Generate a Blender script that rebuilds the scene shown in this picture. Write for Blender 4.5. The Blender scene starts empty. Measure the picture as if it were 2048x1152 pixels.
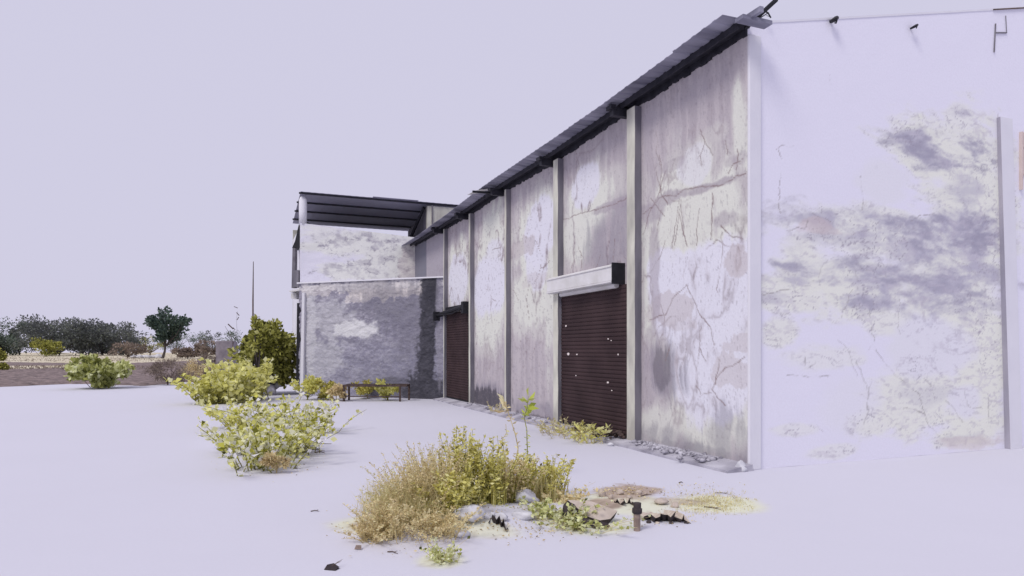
import bpy, math, random
import numpy as np
R = math.radians
random.seed(7)
rng = np.random.default_rng(11)
scene = bpy.context.scene
COL = scene.collection

# ------------------------------------------------------------------ helpers
F = 1361.0; HZ = 700.0; CAMH = 1.6
def at(px, py, Y):                     # a point seen at (px,py) of the photo, Y metres away
    return ((px - 1024) / F * Y, Y, CAMH + (HZ - py) / F * Y)
def gnd(px, py):                       # a point of the level ground
    Y = F * CAMH / (py - HZ)
    return ((px - 1024) / F * Y, Y, 0.0)

def tag(o, label=None, cat=None, group=None, kind=None):
    if label: o['label'] = label
    if cat: o['category'] = cat
    if group: o['group'] = group
    if kind: o['kind'] = kind
    return o
def empty(name, loc, label, cat, group=None, rz=0.0):
    o = bpy.data.objects.new(name, None); COL.objects.link(o)
    o.location = loc; o.rotation_euler = (0, 0, rz); o.empty_display_size = .3
    return tag(o, label, cat, group)
def np_mesh(name, V, Fq, mats, parent=None, loc=(0, 0, 0), mi=None, tint=None, col=None, smooth=False):
    me = bpy.data.meshes.new(name)
    V = np.asarray(V, dtype=np.float32).reshape(-1, 3); Fq = np.asarray(Fq, dtype=np.int32)
    n, m = len(V), Fq.shape[0]; k = Fq.shape[1]
    me.vertices.add(n); me.vertices.foreach_set('co', V.ravel())
    me.loops.add(m * k); me.loops.foreach_set('vertex_index', Fq.ravel())
    me.polygons.add(m)
    me.polygons.foreach_set('loop_start', np.arange(0, m * k, k, dtype=np.int32))
    me.polygons.foreach_set('loop_total', np.full(m, k, dtype=np.int32))
    if not isinstance(mats, (list, tuple)): mats = [mats]
    for x in mats: me.materials.append(x)
    if mi is not None: me.polygons.foreach_set('material_index', np.asarray(mi, dtype=np.int32))
    if smooth: me.polygons.foreach_set('use_smooth', np.ones(m, dtype=bool))
    if tint is not None:
        a = me.attributes.new('tint', 'FLOAT', 'FACE'); a.data.foreach_set('value', np.asarray(tint, dtype=np.float32))
    if col is not None:
        a = me.attributes.new('Col', 'FLOAT_COLOR', 'POINT')
        c4 = np.ones((n, 4), dtype=np.float32); c4[:, :3] = col; a.data.foreach_set('color', c4.ravel())
    me.update(calc_edges=True); me.validate()
    o = bpy.data.objects.new(name, me); COL.objects.link(o)
    if parent is not None: o.parent = parent
    o.location = loc
    return o
class MB:
    def __init__(s): s.v = []; s.f = []; s.m = []; s.t = []
    def add(s, vs, fs, m=0, t=.5):
        b = len(s.v); s.v += [tuple(x) for x in vs]
        for f in fs: s.f.append(tuple(b + i for i in f)); s.m.append(m); s.t.append(t)
    def box(s, x0, x1, y0, y1, z0, z1, m=0, bev=0):
        P = [(x0,y0,z0),(x1,y0,z0),(x1,y1,z0),(x0,y1,z0),(x0,y0,z1),(x1,y0,z1),(x1,y1,z1),(x0,y1,z1)]
        s.add(P, [(0,3,2,1),(4,5,6,7),(0,1,5,4),(1,2,6,5),(2,3,7,6),(3,0,4,7)], m)
    def prism(s, poly, z0, z1, m=0):
        n = len(poly)
        z0 = z0 if isinstance(z0, (list, tuple)) else [z0] * n
        z1 = z1 if isinstance(z1, (list, tuple)) else [z1] * n
        P = [(x, y, z0[i]) for i, (x, y) in enumerate(poly)] + [(x, y, z1[i]) for i, (x, y) in enumerate(poly)]
        fs = [tuple(range(n - 1, -1, -1)), tuple(range(n, 2 * n))]
        fs += [(i, (i + 1) % n, n + (i + 1) % n, n + i) for i in range(n)]
        s.add(P, fs, m)
    def tube(s, pts, rad, n=6, m=0, t=.5, cap=True):
        pts = [np.array(p, float) for p in pts]
        if not isinstance(rad, (list, tuple)): rad = [rad] * len(pts)
        V = []
        for i, p in enumerate(pts):
            d = pts[min(i + 1, len(pts) - 1)] - pts[max(i - 1, 0)]; d = d / (np.linalg.norm(d) + 1e-9)
            a = np.cross(d, (0.13, 0.2, 1) if abs(d[2]) < .9 else (1, 0.1, 0)); a /= np.linalg.norm(a) + 1e-9
            b = np.cross(d, a)
            for k in range(n):
                an = 2 * math.pi * k / n
                V.append(p + rad[i] * (math.cos(an) * a + math.sin(an) * b))
        fs = []
        for i in range(len(pts) - 1):
            for k in range(n):
                fs.append((i*n + k, i*n + (k+1) % n, (i+1)*n + (k+1) % n, (i+1)*n + k))
        if cap: fs.append(tuple(range(n - 1, -1, -1))); fs.append(tuple((len(pts)-1)*n + k for k in range(n)))
        s.add(V, fs, m, t)
    def build(s, name, mats, parent=None, loc=(0, 0, 0), smooth=False, bevel=0):
        me = bpy.data.meshes.new(name); me.from_pydata(s.v, [], s.f)
        if not isinstance(mats, (list, tuple)): mats = [mats]
        for x in mats: me.materials.append(x)
        me.polygons.foreach_set('material_index', np.array(s.m, dtype=np.int32))
        a = me.attributes.new('tint', 'FLOAT', 'FACE'); a.data.foreach_set('value', np.array(s.t, dtype=np.float32))
        if smooth: me.polygons.foreach_set('use_smooth', np.ones(len(s.f), dtype=bool))
        me.update()
        o = bpy.data.objects.new(name, me); COL.objects.link(o)
        if parent is not None: o.parent = parent
        o.location = loc
        if bevel:
            b = o.modifiers.new('Bevel', 'BEVEL'); b.width = bevel; b.segments = 2; b.limit_method = 'ANGLE'
        return o

# vector noise for weathering shapes
def _h(ix, iy, sd):
    h = (ix.astype(np.int64) * 374761393 + iy.astype(np.int64) * 668265263 + sd * 1442695041) & 0xffffffff
    h = ((h ^ (h >> 13)) * 1274126177) & 0xffffffff
    return ((h ^ (h >> 16)) & 0xffffffff) / 4294967295.0
def vn(x, y, sd=0):
    x = np.asarray(x, float); y = np.asarray(y, float)
    ix = np.floor(x); iy = np.floor(y); fx = x - ix; fy = y - iy
    fx = fx*fx*(3-2*fx); fy = fy*fy*(3-2*fy)
    a = _h(ix, iy, sd); b = _h(ix+1, iy, sd); c = _h(ix, iy+1, sd); d = _h(ix+1, iy+1, sd)
    return (a*(1-fx)+b*fx)*(1-fy) + (c*(1-fx)+d*fx)*fy
def fbm(x, y, sd=0, o=5, g=.52):
    r = 0; a = 1; t = 0
    for i in range(o):
        r = r + a * vn(np.asarray(x) * 2**i + 17*i, np.asarray(y) * 2**i - 9*i, sd + i); t += a; a *= g
    return r / t
def ridge(x, y, sd, o=5, g=.55): return 1 - np.abs(2*fbm(x, y, sd, o, g) - 1)
def sst(a, b, x):
    t = np.clip((x - a) / (b - a), 0, 1); return t*t*(3-2*t)
def blob(a, z, cx, cz, rx, rz):        # 1 at the centre, 0 at the rim, negative outside
    return 1 - np.sqrt(((a - cx) / rx) ** 2 + ((z - cz) / rz) ** 2)
def polydist(a, z, pts):
    d = np.full(a.shape, 1e9)
    for (x0, y0), (x1, y1) in zip(pts[:-1], pts[1:]):
        dx, dy = x1-x0, y1-y0; L = dx*dx + dy*dy + 1e-12
        t = np.clip(((a-x0)*dx + (z-y0)*dy) / L, 0, 1)
        d = np.minimum(d, np.hypot(a - x0 - t*dx, z - y0 - t*dy))
    return d
def lay(col, mask, c):
    m = np.clip(mask, 0, 1)[..., None]; return col * (1 - m) + np.array(c) * m

# ------------------------------------------------------------------ materials
def newmat(name):
    m = bpy.data.materials.new(name); m.use_nodes = True
    nt = m.node_tree; return m, nt, nt.nodes['Principled BSDF']
def N(nt, t, **kw):
    n = nt.nodes.new(t)
    for k, v in kw.items():
        if k in n.inputs: n.inputs[k].default_value = v
        else: setattr(n, k, v)
    return n
def mat(name, c1, c2=None, scale=8, rough=.85, bump=.2, bscale=30, metal=0, bdist=.01, detail=6, stretch=None):
    m, nt, p = newmat(name); L = nt.links
    tc = N(nt, 'ShaderNodeTexCoord'); src = tc.outputs['Object']
    if stretch:
        mp = N(nt, 'ShaderNodeMapping'); mp.inputs['Scale'].default_value = stretch; L.new(src, mp.inputs['Vector']); src = mp.outputs['Vector']
    n = N(nt, 'ShaderNodeTexNoise', Scale=scale, Detail=detail); L.new(src, n.inputs['Vector'])
    r = N(nt, 'ShaderNodeValToRGB'); r.color_ramp.elements[0].position = .35; r.color_ramp.elements[1].position = .65
    r.color_ramp.elements[0].color = (*c1, 1); r.color_ramp.elements[1].color = (*(c2 or c1), 1)
    L.new(n.outputs['Fac'], r.inputs['Fac']); L.new(r.outputs['Color'], p.inputs['Base Color'])
    b = N(nt, 'ShaderNodeTexNoise', Scale=bscale, Detail=8); L.new(src, b.inputs['Vector'])
    bp = N(nt, 'ShaderNodeBump', Strength=bump, Distance=bdist); L.new(b.outputs['Fac'], bp.inputs['Height']); L.new(bp.outputs['Normal'], p.inputs['Normal'])
    p.inputs['Roughness'].default_value = rough; p.inputs['Metallic'].default_value = metal
    p.inputs['Specular IOR Level'].default_value = .25
    return m
def wallmat(name, bump=.35, bscale=22, var=.10, bdist=.012):
    m, nt, p = newmat(name); L = nt.links
    at_ = N(nt, 'ShaderNodeAttribute', attribute_name='Col'); tc = N(nt, 'ShaderNodeTexCoord')
    n = N(nt, 'ShaderNodeTexNoise', Scale=35, Detail=8, Roughness=.7); L.new(tc.outputs['Object'], n.inputs['Vector'])
    mr = N(nt, 'ShaderNodeMapRange'); mr.inputs['From Min'].default_value = .3; mr.inputs['From Max'].default_value = .7
    mr.inputs['To Min'].default_value = 1 - var; mr.inputs['To Max'].default_value = 1 + var * .5
    L.new(n.outputs['Fac'], mr.inputs['Value'])
    v = N(nt, 'ShaderNodeVectorMath', operation='SCALE'); L.new(at_.outputs['Color'], v.inputs[0]); L.new(mr.outputs['Result'], v.inputs['Scale'])
    L.new(v.outputs['Vector'], p.inputs['Base Color'])
    b = N(nt, 'ShaderNodeTexNoise', Scale=bscale, Detail=10, Roughness=.65); L.new(tc.outputs['Object'], b.inputs['Vector'])
    bp = N(nt, 'ShaderNodeBump', Strength=bump, Distance=bdist); L.new(b.outputs['Fac'], bp.inputs['Height']); L.new(bp.outputs['Normal'], p.inputs['Normal'])
    p.inputs['Roughness'].default_value = .92; p.inputs['Specular IOR Level'].default_value = .1
    return m
def leafmat(name, cols, trans=.35):
    m, nt, p = newmat(name); L = nt.links
    a = N(nt, 'ShaderNodeAttribute', attribute_name='tint')
    r = N(nt, 'ShaderNodeValToRGB'); e = r.color_ramp.elements
    while len(e) < len(cols): e.new(.5)
    for i, c in enumerate(cols):
        e[i].position = i / (len(cols) - 1); e[i].color = (*c, 1)
    L.new(a.outputs['Fac'], r.inputs['Fac']); L.new(r.outputs['Color'], p.inputs['Base Color'])
    p.inputs['Roughness'].default_value = .75; p.inputs['Specular IOR Level'].default_value = .2
    tr = N(nt, 'ShaderNodeBsdfTranslucent'); L.new(r.outputs['Color'], tr.inputs['Color'])
    mx = N(nt, 'ShaderNodeMixShader', Fac=trans); L.new(p.outputs[0], mx.inputs[1]); L.new(tr.outputs[0], mx.inputs[2])
    L.new(mx.outputs[0], nt.nodes['Material Output'].inputs['Surface'])
    return m

M_wall = wallmat('weathered plaster', bump=.25)
M_gable = wallmat('limewashed plaster', bump=.25, var=.05)
M_rough = wallmat('rough rubble render', bump=.8, bscale=9, var=.16, bdist=.04)
M_ground = wallmat('dusty ground', bump=.05, bscale=14, var=.02)
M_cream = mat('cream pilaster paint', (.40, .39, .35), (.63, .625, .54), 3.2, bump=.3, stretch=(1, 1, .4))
M_grey_shade = mat('grey box and flank shade', (.13, .125, .15), (.21, .2, .23), 4, bump=.3, stretch=(1, 1, .25))  # plain grey parts; on pilaster flanks it paints in their shade
M_white = mat('white limewash', (.67, .665, .715), (.70, .695, .74), 3, bump=.15)
M_hood = mat('pale painted sheet metal', (.58, .57, .56), (.68, .67, .68), 3, rough=.6, bump=.08)
M_black = mat('black sheet steel', (.013, .013, .017), (.02, .02, .026), 10, rough=.6, bump=.1)
M_sheet = mat('slate roofing sheet', (.15, .148, .20), (.36, .355, .44), 2.2, rough=.45, bump=.08, stretch=(.15, 1, 1))
M_sheet2 = mat('dark roofing sheet', (.30, .295, .38), (.36, .355, .45), .8, rough=.6, bump=.05)
M_steel = mat('dark purlin steel', (.018, .018, .026), (.035, .034, .045), 6, rough=.6, bump=.1)
M_door = mat('maroon shutter paint', (.034, .019, .021), (.053, .031, .033), 1.6, rough=.8, bump=.1)
M_rail = mat('grey shutter rail', (.12, .11, .13), (.2, .19, .21), 4, rough=.6)
M_rust = mat('rusty brown iron', (.05, .035, .035), (.10, .07, .06), 15, rough=.9, bump=.4)
M_paper = mat('torn paper scraps', (.7, .62, .6), (.8, .72, .7), 20)
M_soil = mat('ploughed brown soil', (.12, .093, .09), (.27, .21, .2), 2.2, bump=1, bscale=4, bdist=.15)
M_rock = mat('sandy slab', (.42, .36, .31), (.52, .45, .40), 9, bump=.5, bscale=20)
M_rockd = mat('dark stone', (.03, .025, .03), (.07, .055, .055), 9, bump=.6)  # near-black tone for broken edges, bank fronts and small dark parts
M_stone = mat('pale field stone', (.50, .50, .55), (.64, .64, .68), 7, bump=.4)
M_gstone = mat('grey stone rubble', (.2, .19, .23), (.55, .54, .6), 6, bump=.5)
M_bark = mat('grey brown bark', (.05, .042, .042), (.10, .085, .08), 12, bump=.5, stretch=(1, 1, .2))
M_stem = mat('pale dry stem', (.45, .37, .2), (.6, .52, .28), 12, bump=.2)
M_stemg = mat('olive stem', (.17, .16, .04), (.28, .27, .07), 12, bump=.2)
M_twig = mat('brown twig', (.07, .05, .045), (.14, .1, .08), 14)
M_post = mat('brown iron post', (.2, .15, .13), (.33, .26, .22), 14, bump=.3)
M_block = mat('grey block masonry', (.17, .15, .17), (.29, .26, .28), 2, bump=.7, bscale=6, bdist=.04)
M_board = mat('pinkish board', (.55, .45, .42), (.64, .54, .5), 3)

LM = {
 'dark':   leafmat('dusky grey leaves', [(.085,.09,.10),(.115,.125,.13),(.16,.175,.16),(.24,.27,.20)], .25),
 'greygreen': leafmat('grey green leaves', [(.09,.11,.10),(.14,.175,.14),(.2,.25,.18)], .25),
 'tree':   leafmat('deep green leaves', [(.025,.04,.038),(.06,.09,.075),(.12,.17,.14),(.2,.27,.18)], .25),
 'olive':  leafmat('olive leaves', [(.03,.032,.012),(.17,.17,.04),(.55,.55,.14),(.80,.79,.36)], .38),
 'lime':   leafmat('yellow green leaves', [(.34,.31,.06),(.72,.70,.20),(.82,.81,.32),(.84,.83,.50)], .42),
 'ball':   leafmat('pale round leaves', [(.06,.07,.02),(.36,.38,.10),(.70,.73,.36),(.82,.84,.58)], .35),
 'pale':   leafmat('bleached pale leaves', [(.07,.075,.012),(.32,.32,.04),(.66,.65,.12),(.82,.82,.42),(.84,.84,.70),(.84,.83,.88)], .42),
 'ochre':  leafmat('ochre dry leaves', [(.22,.16,.08),(.66,.53,.30),(.85,.74,.45),(.90,.85,.52)], .45),
 'brown':  leafmat('brown dry brush', [(.13,.1,.09),(.25,.2,.17),(.38,.31,.24)], .25),
 'weed':   leafmat('yellow weed leaves', [(.11,.09,.02),(.50,.44,.11),(.80,.76,.24),(.88,.85,.45)], .45),
 'fresh':  leafmat('fresh green leaves', [(.3,.36,.05),(.5,.56,.10),(.62,.66,.2)], .4),
 'grass':  leafmat('straw grass', [(.50,.43,.22),(.68,.61,.33),(.82,.79,.46)], .4),
}

# ------------------------------------------------------------------ foliage
def leaves(P, D, size, asp=.5, fold=.12, r=rng):
    """one four-cornered folded leaf per point P, pointing along D"""
    n = len(P); D = D / (np.linalg.norm(D, axis=1, keepdims=True) + 1e-9)
    Q = r.normal(size=(n, 3)); S = np.cross(D, Q); S /= np.linalg.norm(S, axis=1, keepdims=True) + 1e-9
    U = np.cross(S, D)
    s = (size * r.uniform(.6, 1.3, n))[:, None]
    a = P; b = P + D*s*.5 + S*s*asp*.5 + U*s*fold; c = P + D*s; d = P + D*s*.5 - S*s*asp*.5 + U*s*fold
    V = np.stack([a, b, c, d], 1).reshape(-1, 3)
    return V, np.arange(4*n).reshape(-1, 4)
def crown_points(n, rad, clumps, fill=.55, r=rng, flat=.0, jag=.35):
    """leaf points clustered on many small clumps inside an ellipsoid rad, base at z=0"""
    cs = []
    while len(cs) < clumps:
        q = r.uniform(-1, 1, 3)
        l = np.linalg.norm(q)
        if .25 < l < 1 and q[2] > -.9: cs.append(q * (.72 + .25*r.random()) )
    cs = np.array(cs)
    cr = r.uniform(.16, jag, clumps)
    idx = r.integers(0, clumps, n)
    d = r.normal(size=(n, 3)); d /= np.linalg.norm(d, axis=1, keepdims=True)
    rr = r.random(n) ** fill
    P = cs[idx] + d * (cr[idx] * rr)[:, None]
    tint = np.clip(.5 + .33*r.normal(size=n)*.6 + .25*(r.random(clumps)[idx] - .5), 0, 1)
    out = P * np.array([1, 1, 1.0]); 
    P = P * np.array(rad) + np.array([0, 0, rad[2]])
    D = d * .6 + out * .6 + r.normal(size=(n, 3)) * .5
    cw = cs * np.array(rad) + np.array([0, 0, rad[2]])
    return P, D, tint, cw
def tree(name, loc, w, h, trunk_h, lm, label, cat, group, n=2600, leaf=.5, clumps=26, lean=0., asp=.6, jag=.36, part=('crown', 'trunk'), sd=1, bark=None, depth=None):
    r = np.random.default_rng(sd)
    root = empty(name, loc, label, cat, group)
    ch = h - trunk_h
    P, D, t, cw = crown_points(n, (w/2, (depth or w)/2, ch/2), clumps, r=r, jag=jag)
    P[:, 2] += trunk_h; cw[:, 2] += trunk_h
    P[:, 0] += lean; cw[:, 0] += lean
    V, Fq = leaves(P, D, leaf, asp, r=r)
    V[:, 2] = np.maximum(V[:, 2], .01)
    np_mesh(part[0], V, Fq, LM[lm], root, tint=t)
    mb = MB(); tr = max(.012, min(.035*h, .25))
    top = np.array([lean*.8, 0, trunk_h + ch*.35])
    mb.tube([(0, 0, -.05), (lean*.35, .02*h, trunk_h*.55 + .02), tuple(top)], [tr*1.2, tr*.8, tr*.5], 7)
    for c in cw[r.permutation(len(cw))[:12]]:
        a = np.array([lean*.5, 0, max(.03, trunk_h*.75 + ch*.05)]); m = (a + c)/2 + r.normal(size=3)*.06*w
        mb.tube([a, m, c], [tr*.45, tr*.3, tr*.1], 5)
    mb.build(part[1], bark or M_bark, root)
    return root
def bush(name, loc, w, h, lm, label, cat='bush', group=None, n=1500, leaf=.12, clumps=22, sd=1, asp=.6, jag=.34, depth=None, stem=None):
    return tree(name, loc, w, h, h*.06, lm, label, cat, group, n, leaf, clumps, 0., asp, jag, ('foliage', 'stem'), sd, stem or M_twig, depth)
def weed(name, loc, lm, label, group=None, stems=14, h=.6, spread=.25, leaf=.06, per=16, sd=1, asp=.4, stemmat=None, lean=(0, 0), cat='weed', curve=.5, sr=.004, top=0):
    """upright plant: thin curved stems, leaves all along them"""
    r = np.random.default_rng(sd); root = empty(name, loc, label, cat, group); mb = MB()
    PP = []; DD = []
    for i in range(stems):
        b = r.normal(size=2)*spread*.35; o = b*(1.2+r.random()) + r.normal(size=2)*spread*curve + np.array(lean)
        hh = h * r.uniform(.55, 1.05)
        p0 = np.array([b[0], b[1], -.02]); p2 = np.array([o[0], o[1], hh]); p1 = (p0+p2)/2 + np.array([*(b-o)*.2, .08*h])
        ts = np.linspace(0, 1, 7)
        pts = [(1-t)**2*p0 + 2*t*(1-t)*p1 + t*t*p2 for t in ts]
        mb.tube(pts, [sr*(1.3 - t*.8) for t in ts], 4)
        tt = r.random(per)**(.7 if not top else .25)
        for t in tt:
            q = (1-t)**2*p0 + 2*t*(1-t)*p1 + t*t*p2
            PP.append(q + r.normal(size=3)*leaf*.15); DD.append(np.array([*r.normal(size=2), r.uniform(-.3, 1.1)]))
    V, Fq = leaves(np.array(PP), np.array(DD), leaf, asp, r=r)
    V[:, 2] = np.maximum(V[:, 2], .004)
    np_mesh('foliage', V, Fq, LM[lm], root, tint=np.clip(r.normal(.62, .25, len(Fq)), 0, 1))
    mb.build('stem', stemmat or M_stem, root)
    return root
def blades(name, spots, lm, sd=1, h=.3, n=6, parent=None, loc=(0, 0, 0), width=.006, bend=.5):
    """curved grass blades at the given (x,y,z) spots; one mesh"""
    r = np.random.default_rng(sd); V = []; Fq = []; T = []
    for s in spots:
        s = np.array(s)
        for k in range(n):
            an = r.uniform(0, 6.28); hh = h*r.uniform(.4, 1.1); d = np.array([math.cos(an), math.sin(an), 0]); q = np.array([-d[1], d[0], 0])*width*r.uniform(.6, 1.4)
            o = s + np.array([*r.normal(size=2)*.03, 0]); be = bend*hh*r.uniform(.2, 1.2)
            b0 = len(V)
            for j in range(4):
                t = j/3; c = o + d*be*t*t + np.array([0, 0, hh*(t - .25*t*t)]); wj = (1 - t*.85)
                V += [c - q*wj, c + q*wj]
            tt = r.random()
            for j in range(3): Fq.append((b0+2*j, b0+2*j+1, b0+2*j+3, b0+2*j+2)); T.append(tt)
    return np_mesh(name, V, Fq, LM[lm], parent, loc, tint=T)
def rock_mesh(name, rad, m, parent=None, loc=(0, 0, 0), sd=1, amp=.25, facets=True):
    r = np.random.default_rng(sd); nu, nv = 14, 9; V = []; Fq = []
    for j in range(nv):
        th = math.pi*(j + .02)/(nv - 1 + .04)
        for i in range(nu):
            ph = 2*math.pi*i/nu; V.append((math.sin(th)*math.cos(ph), math.sin(th)*math.sin(ph), math.cos(th)))
    V = np.array(V)
    if facets:
        for k in range(9):
            n = r.normal(size=3); n /= np.linalg.norm(n); c = r.uniform(.5, .85); d = V @ n
            V = V - np.outer(np.maximum(d - c, 0), n)
    V = V * (1 + amp*.25*r.normal(size=(len(V), 1)))
    V = V * np.array(rad)
    for j in range(nv-1):
        for i in range(nu): Fq.append((j*nu+i, (j+1)*nu+i, (j+1)*nu+(i+1) % nu, j*nu+(i+1) % nu))
    return np_mesh(name, V, Fq, m, parent, loc)

# ------------------------------------------------------------------ world, sun, camera
n1 = np.array([-.9255, -.3787]); n2 = np.array([.3787, -.9255])
a2 = .86*n1 + .51*n2; a2 /= np.linalg.norm(a2)
ELEV = 50.0
sd3 = np.array([a2[0]*math.cos(R(ELEV)), a2[1]*math.cos(R(ELEV)), math.sin(R(ELEV))])
w = bpy.data.worlds.new('World'); scene.world = w; w.use_nodes = True
nt = w.node_tree; nt.nodes.clear()
sky = nt.nodes.new('ShaderNodeTexSky'); sky.sky_type = 'NISHITA'; sky.sun_disc = False
sky.sun_elevation = R(ELEV); sky.sun_rotation = math.atan2(a2[0], a2[1]); sky.dust_density = 4; sky.air_density = 1.2
bg = nt.nodes.new('ShaderNodeBackground'); bg.inputs['Strength'].default_value = .08
nt.links.new(sky.outputs[0], bg.inputs['Color'])
veil = nt.nodes.new('ShaderNodeBackground'); veil.inputs['Color'].default_value = (.655, .636, .797, 1); veil.inputs['Strength'].default_value = 1.0
mx = nt.nodes.new('ShaderNodeMixShader'); mx.inputs[0].default_value = .95
out = nt.nodes.new('ShaderNodeOutputWorld')
nt.links.new(bg.outputs[0], mx.inputs[1]); nt.links.new(veil.outputs[0], mx.inputs[2]); nt.links.new(mx.outputs[0], out.inputs['Surface'])
sl = bpy.data.lights.new('sun', 'SUN'); sl.energy = 2.0; sl.angle = R(20); sl.color = (1, .96, .9)
so = bpy.data.objects.new('sun', sl); COL.objects.link(so)
from mathutils import Vector
so.rotation_euler = Vector((-sd3[0], -sd3[1], -sd3[2])).to_track_quat('-Z', 'Y').to_euler(); so.location = (-20, -20, 40)
cd = bpy.data.cameras.new('camera'); co = bpy.data.objects.new('camera', cd); COL.objects.link(co)
co.location = (0, 0, CAMH); co.rotation_euler = (R(90), 0, 0)
cd.sensor_width = 36; cd.lens = 36 * F / 2048; cd.shift_y = (HZ - 576) / 2048; cd.clip_start = .05; cd.clip_end = 6000
scene.camera = co
scene.view_settings.view_transform = 'Standard'; scene.view_settings.look = 'None'
scene.view_settings.exposure = 0; scene.view_settings.gamma = 1; scene.view_settings.use_curve_mapping = False
scene.cycles.max_bounces = 6; scene.cycles.transparent_max_bounces = 8

# ------------------------------------------------------------------ ground
def gheight(X, Y):
    z = 0*X
    for (px, py, rx, ry, hh) in [(860, 1060, .55, .35, .10), (960, 1040, .5, .4, .12), (1090, 1025, .5, .35, .07), (1240, 1000, .6, .4, .05), (540, 880, 1.1, 1.0, .10)]:
        cx, cy, _ = gnd(px, py); d = ((X-cx)/rx)**2 + ((Y-cy)/ry)**2; z = z + hh*np.exp(-d)
    return z + .012*(fbm(X*1.3, Y*1.3, 5) - .5)*np.exp(-(Y/30)**2)
def gz(x, y): return float(gheight(np.array([x]), np.array([y]))[0])
def axis(dense0, dense1, step, lim0, lim1):
    a = list(np.arange(dense0, dense1, step)); d = step; x = a[-1]
    while x < lim1: d *= 1.35; x += d; a.append(x)
    d = step; x = a[0]; b = []
    while x > lim0: d *= 1.35; x -= d; b.append(x)
    return np.array(b[::-1] + a)
gx = axis(-5, 6, .045, -2500, 2500); gy = axis(3.6, 13, .04, -300, 3500)
GX, GY = np.meshgrid(gx, gy); X = GX.ravel(); Y = GY.ravel()
base = np.array([.580, .576, .650])
gc = np.tile(base, (len(X), 1))
nz = fbm(X*1.6, Y*2.2, 3, 6); nf = fbm(X*9, Y*9, 8, 4)
gc *= (1 + .03*(fbm(X*.7, Y*.7, 12) - .5))[:, None]
def gblob(px, py, rx, ry):
    cx, cy, _ = gnd(px, py); return blob(X, Y, cx, cy, rx, ry)
ivory = (.66, .67, .50)
m = 0*X
for (px, py, rx, ry, k) in [(800, 1050, .75, .5, 1), (900, 1000, .8, .8, 1), (1050, 1000, .75, .6, 1), (1180, 1050, .55, .4, .8), (1250, 1010, .55, .6, .9), (1420, 1008, .62, .5, 1), (885, 1120, .22, .22, .8), (540, 880, 1.0, 1.3, .7), (960, 1070, .5, .25, .8)]:
    m = np.maximum(m, k*sst(0, .45, gblob(px, py, rx, ry) + .55*(nz - .5)))
gc = lay(gc, m*.9, ivory)
m2 = 0*X
for (px, py, rx, ry, k) in [(800, 1055, .5, .35, .9), (920, 1015, .45, .4, .8), (1255, 990, .42, .5, 1), (1360, 1005, .38, .2, .6)]:
    m2 = np.maximum(m2, k*sst(0, .4, gblob(px, py, rx, ry) + .8*(nz - .5)))
for (px, py, rx, ry) in [(1270, 982, .30, .45), (1235, 996, .26, .3), (1215, 1012, .2, .2)]: m2 = np.maximum(m2, sst(0, .3, gblob(px, py, rx, ry) + 1.0*(fbm(X*4, Y*4, 29, 5) - .5)))
gc = lay(gc, m2*.92, (.41, .325, .27))
gc = lay(gc, sst(.5, .7, fbm(X*14, Y*20, 19, 4))*m2*.6, (.2, .15, .12))
m3 = sst(.60, .72, fbm(X*22, Y*22, 9, 3)) * sst(0, .3, np.maximum(m, m2)) * .7
gc = lay(gc, m3*.4, (.34, .28, .2))
V = np.stack([X, Y, gheight(X, Y)], 1)
ny, nx = GX.shape
I = np.arange(nx*ny).reshape(ny, nx)
Fq = np.stack([I[:-1, :-1], I[:-1, 1:], I[1:, 1:], I[1:, :-1]], -1).reshape(-1, 4)
tag(np_mesh('ground', V, Fq, M_ground, col=gc, smooth=True), kind='structure')

# ploughed fields and grass strips far left
def strip(name, near, far, m, kind, z=.03, amp=.10, n=(160, 40), label=None, sd=3):
    """near / far: pixel outlines running left to right"""
    A = np.array([gnd(*p) for p in near]); B = np.array([gnd(*p) for p in far])
    u = np.linspace(0, 1, n[0]); Vv = []
    def samp(P, u): 
        tt = np.linspace(0, 1, len(P)); return np.stack([np.interp(u, tt, P[:, i]) for i in range(2)], 1)
    a = samp(A, u); b = samp(B, u)
    for j in range(n[1]):
        t = j/(n[1]-1); p = a*(1-t) + b*t
        p = p + (fbm(p[:, 0]*.9, p[:, 1]*.9 + j, sd)[:, None] - .5)*(.9 if j in (0, n[1]-1) else .1)
        z_ = z + amp*(fbm(p[:, 0]*2.2, p[:, 1]*2.2, sd) - .3) if 0 < j < n[1]-1 else np.full(n[0], .004)
        Vv.append(np.column_stack([p, np.maximum(z_, .004)]))
    I = np.arange(n[0]*n[1]).reshape(n[1], n[0])
    return tag(np_mesh(name, np.concatenate(Vv), np.stack([I[:-1, :-1], I[:-1, 1:], I[1:, 1:], I[1:, :-1]], -1).reshape(-1, 4), m, smooth=True), label, kind=kind)
M_straw = mat('straw coloured stubble', (.47, .41, .28), (.64, .59, .46), .25, bump=.6, bscale=6, bdist=.1)
strip('field_strip', [(-700, 748), (0, 748), (300, 735), (470, 730)], [(-700, 705.2), (0, 705.2), (300, 705.2), (640, 705.2)], M_straw, 'structure', z=.012, amp=0)
strip('ploughed_field', [(-500, 790), (0, 774), (140, 768), (290, 772), (400, 762), (450, 756)], [(-500, 741), (0, 741), (140, 737), (240, 728), (400, 722), (450, 722)], M_soil, 'structure', z=.06, amp=.16, n=(260, 70))
strip('far_field', [(-500, 733), (0, 732), (170, 731)], [(-500, 725), (0, 725), (170, 728)], M_soil, 'structure', z=.06, amp=.12)

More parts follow.
